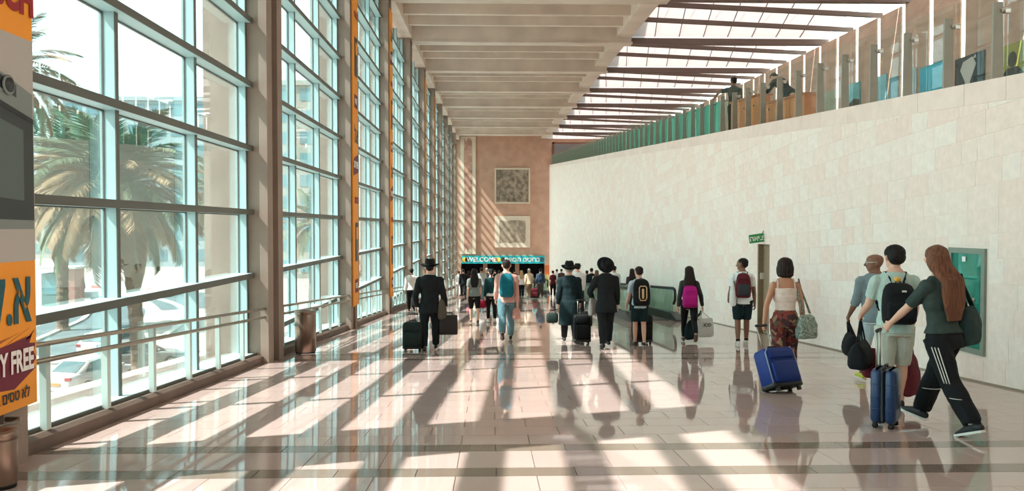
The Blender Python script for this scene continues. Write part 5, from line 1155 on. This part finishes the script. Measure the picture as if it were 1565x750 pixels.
# P2 man in black suit with fedora
P = person_at(657, 535, 'person in black suit and fedora pulling a dark case', 1.70, -2, build='m', legs=((-6, 6), (12, 3)), arms=(('ik', (-.26, -.05, .83), (-1, -.5, 0)), ('fk', 2, 15, 8)), lean=2, wide=1.10, grip=(.9, .9))
P.coat(BLK, .42, .024, nm='jacket'); P.pants(BLK, .98, .016, .030); P.shoes(SHB); P.hair(HBLK, 'short'); P.lathe_hat(HATM, .100, .185, .135, 6, 'fedora', RIBBON, .04, .012)
q = MB(); q.tube([P.T((.050 * math.cos(a), .043 * math.sin(a) - .004, .858)) for a in [2 * math.pi * j / 14 for j in range(15)]], .008, 6, (0, 0, 1)); q.build('collar', WHT, P.root, True)
hp = P.palm_w(0); suitcase((hp.x - .08, hp.y - .06, fl(hp.y - .06)), R(-2), (.37, .26, .50), fab('case_dark_green', (36, 48, 46)), 'dark green trolley suitcase pulled by the fedora wearer', handle=max(.15, hp.z - fl(hp.y) - .60), style='soft')
hp = P.palm_w(1); e = empty('briefcase', (hp.x + .06, hp.y + .03, hp.z - .44), P.rz + R(6), 'black briefcase held in the right hand of the fedora wearer', 'briefcase')
q = MB(); q.rbox((0, 0, .19), (.36, .14, .38), .02, 3); q.build('case_body', mat('briefcase_leather', (34, 30, 28), .5), e, True); q = MB(); q.tube([(-.08, 0, .38), (-.07, 0, .425), (.07, 0, .425), (.08, 0, .38)], .012, 6, (0, 1, 0)); q.build('handle', M_BLACK, e, True)
soft_bag((hp.x - .05, hp.y - .10, hp.z - .12), P.rz + R(70), (.26, .12, .38), fab('taupe_coat', (86, 80, 70)), 'taupe raincoat draped over the arm above the briefcase', None, 'folded_coat', 'coat', taper=.8, sag=0)
# P1 man in white shirt
P = person_at(629, 476, 'person in white shirt and black trousers by the window rail', 1.66, 6, build='m', legs=((8, 3), (-10, 12)), skin=DARKS, wide=1.1)
P.top(WHT, .49, .85, .97, .022, .006, soff=.016); P.pants(BLK, .98, .018, .03); P.shoes(SHB); P.hair(HBLK, 'short')

# far travellers
FARP = [(708, 47, 'm', BLK, BLK, HBLK, 'short', 'person in black jacket near the last windows'), (701, 50, 'f', WHT, LGREY, HBRN, 'pony', 'person in white with grey trousers near the last windows'), (716, 52, 'f', fab('rose', (190, 80, 110)), BLK, HBLK, 'long', 'person in rose top before the entrance'), (736, 40, 'm', LGREY, JEAN, HBRN, 'short', 'person in grey shirt and jeans walking toward the welcome sign'),
        (744, 44, 'm', fab('patterned_dark', (90, 100, 104)), BLK, HGRY, 'short', 'person in dark patterned shirt walking toward the welcome sign'), (763, 40, 'f', WHT, BLK, HBLK, 'short', 'person in white shirt with black trousers walking toward the welcome sign'), (797, 46.5, 'f', WHT, BLK2, HBLOND, 'long', 'blond person in white top and black trousers walking toward the welcome sign'), (808.5, 46, 'm', BEIGE, fab('khaki_dark', (132, 110, 84)), HGRY, 'short', 'grey haired person in beige shirt and khaki trousers walking toward the welcome sign'),
        (826, 46, 'm', fab('slate', (66, 80, 92)), fab('slate_trousers', (72, 70, 66)), HBLK, 'short', 'person in slate jacket pulling a maroon case'), (786, 62, 'm', fab('dkgrey', (60, 62, 66)), BLK, HBLK, 'short', 'person in dark grey at the entrance'), (772, 66, 'f', LBLUE, JEAN, HBRN, 'pony', 'person in light blue at the entrance'), (728, 64, 'm', BEIGE, BLK, HBLK, 'short', 'person in beige at the entrance'),
        (845, 48, 'f', MARO, BLK, HBLK, 'short', 'person in maroon behind the glass walkway side'), (851, 60, 'm', WHT, GREY, HBLK, 'short', 'person in white behind the glass walkway side'), (858, 57, 'm', fab('brown_jacket', (84, 62, 54)), BLK, HBRN, 'short', 'person in brown jacket behind the long coat'), (897, 41, 'f', GREY, BLK, HBLK, 'short', 'person in grey between the hatted persons'),
        (904, 39, 'm', BLK, BLK, HBLK, 'short', 'dark clad person just beyond the broad hat'), (912, 37.5, 'f', BEIGE, BLK, HLONG, 'long', 'auburn haired person just beyond the broad hat'), (939, 32, 'm', WHT, NAVY, HBLK, 'short', 'person in white shirt hidden beyond the black suit'), (966, 28.5, 'f', fab('plum', (70, 52, 56)), BLK, HBRN, 'long', 'long haired person just beyond the pale blue tee'), (757, 72, 'm', BLK, BLK, HBLK, 'short', 'black clad person standing inside the dark entrance'), (810, 70, 'm', WHT, BLK, HBLK, 'short', 'person in white shirt standing inside the dark entrance')]
rr = random.Random(11)
for i, (px, dep, bd, tm, pm, hm, hs, lab) in enumerate(FARP):
    st = rr.choice((14, 18, 10)) * rr.choice((-1, 1))
    P = person_at(px, 0, lab, 1.62 if bd == 'f' else 1.75 + rr.uniform(-.05, .03), rr.uniform(-8, 8), depth=dep, build=bd, legs=((st, 4 if st > 0 else 18), (-st, 18 if st > 0 else 4)), skin=rr.choice((LIGHT, TAN)), group='far travellers near the entrance')
    P.top(tm, .48, .85, .97 if bd == 'm' else .4, .022, 0, soff=.018); P.pants(pm, .97, .016, .024, wr=0); P.shoes(SHB, None); P.hair(hm, hs, .68, 0)
    if px == 826:
        backpack(P, (.3, .18, .48), fab('navy_pack', (30, 50, 72)), 'navy backpack on the person in slate jacket', zc=.69)
        q = P.world((-.34, -.3, 0)); suitcase((q.x, q.y, fl(q.y)), 0, (.42, .26, .55), MARO, 'maroon suitcase pulled by the person in slate', handle=.3, style='soft')

# people up in the gallery
def gal(px, X, dy, lab, **kw): d = ray(px, 150); Y = d.y / d.x * X; return Person(Vector((X, Y, zt(Y) - .06)), 1.84, R(kw.pop('rz', 0)), lab, group='people on the gallery', vox=.016, **kw)
P = gal(1122, 7.62, 0, 'person in dark tee on the gallery stretching an arm sideways', legs=((2, 2), (-2, 2)), arms=(('fk', 10, 74, 4), ('fk', 4, 10, 20)), rz=8, skin=DARKS)
P.top(fab('dark_grey_tee', (48, 60, 58)), .47, .85, .4, .018, .004, soff=.016); P.pants(BLK, .97, .016, .024); P.shoes(SHB); P.hair(HBLK, 'short')
P = gal(1206, 7.9, 0, 'person in black leaning over the longer wooden counter', legs=((2, 4), (-4, 4)), arms=(('fk', 30, 20, 30), ('fk', 30, 20, 30)), lean=46, pitch=20, rz=20)
P.top(BLK, .47, .85, .97, .02, .004, soff=.016); P.pants(BLK, .97, .016, .024); P.shoes(SHB); P.hair(HBLK, 'short')
for o in COLREM: bpy.data.objects.remove(o)
finish_meshes()
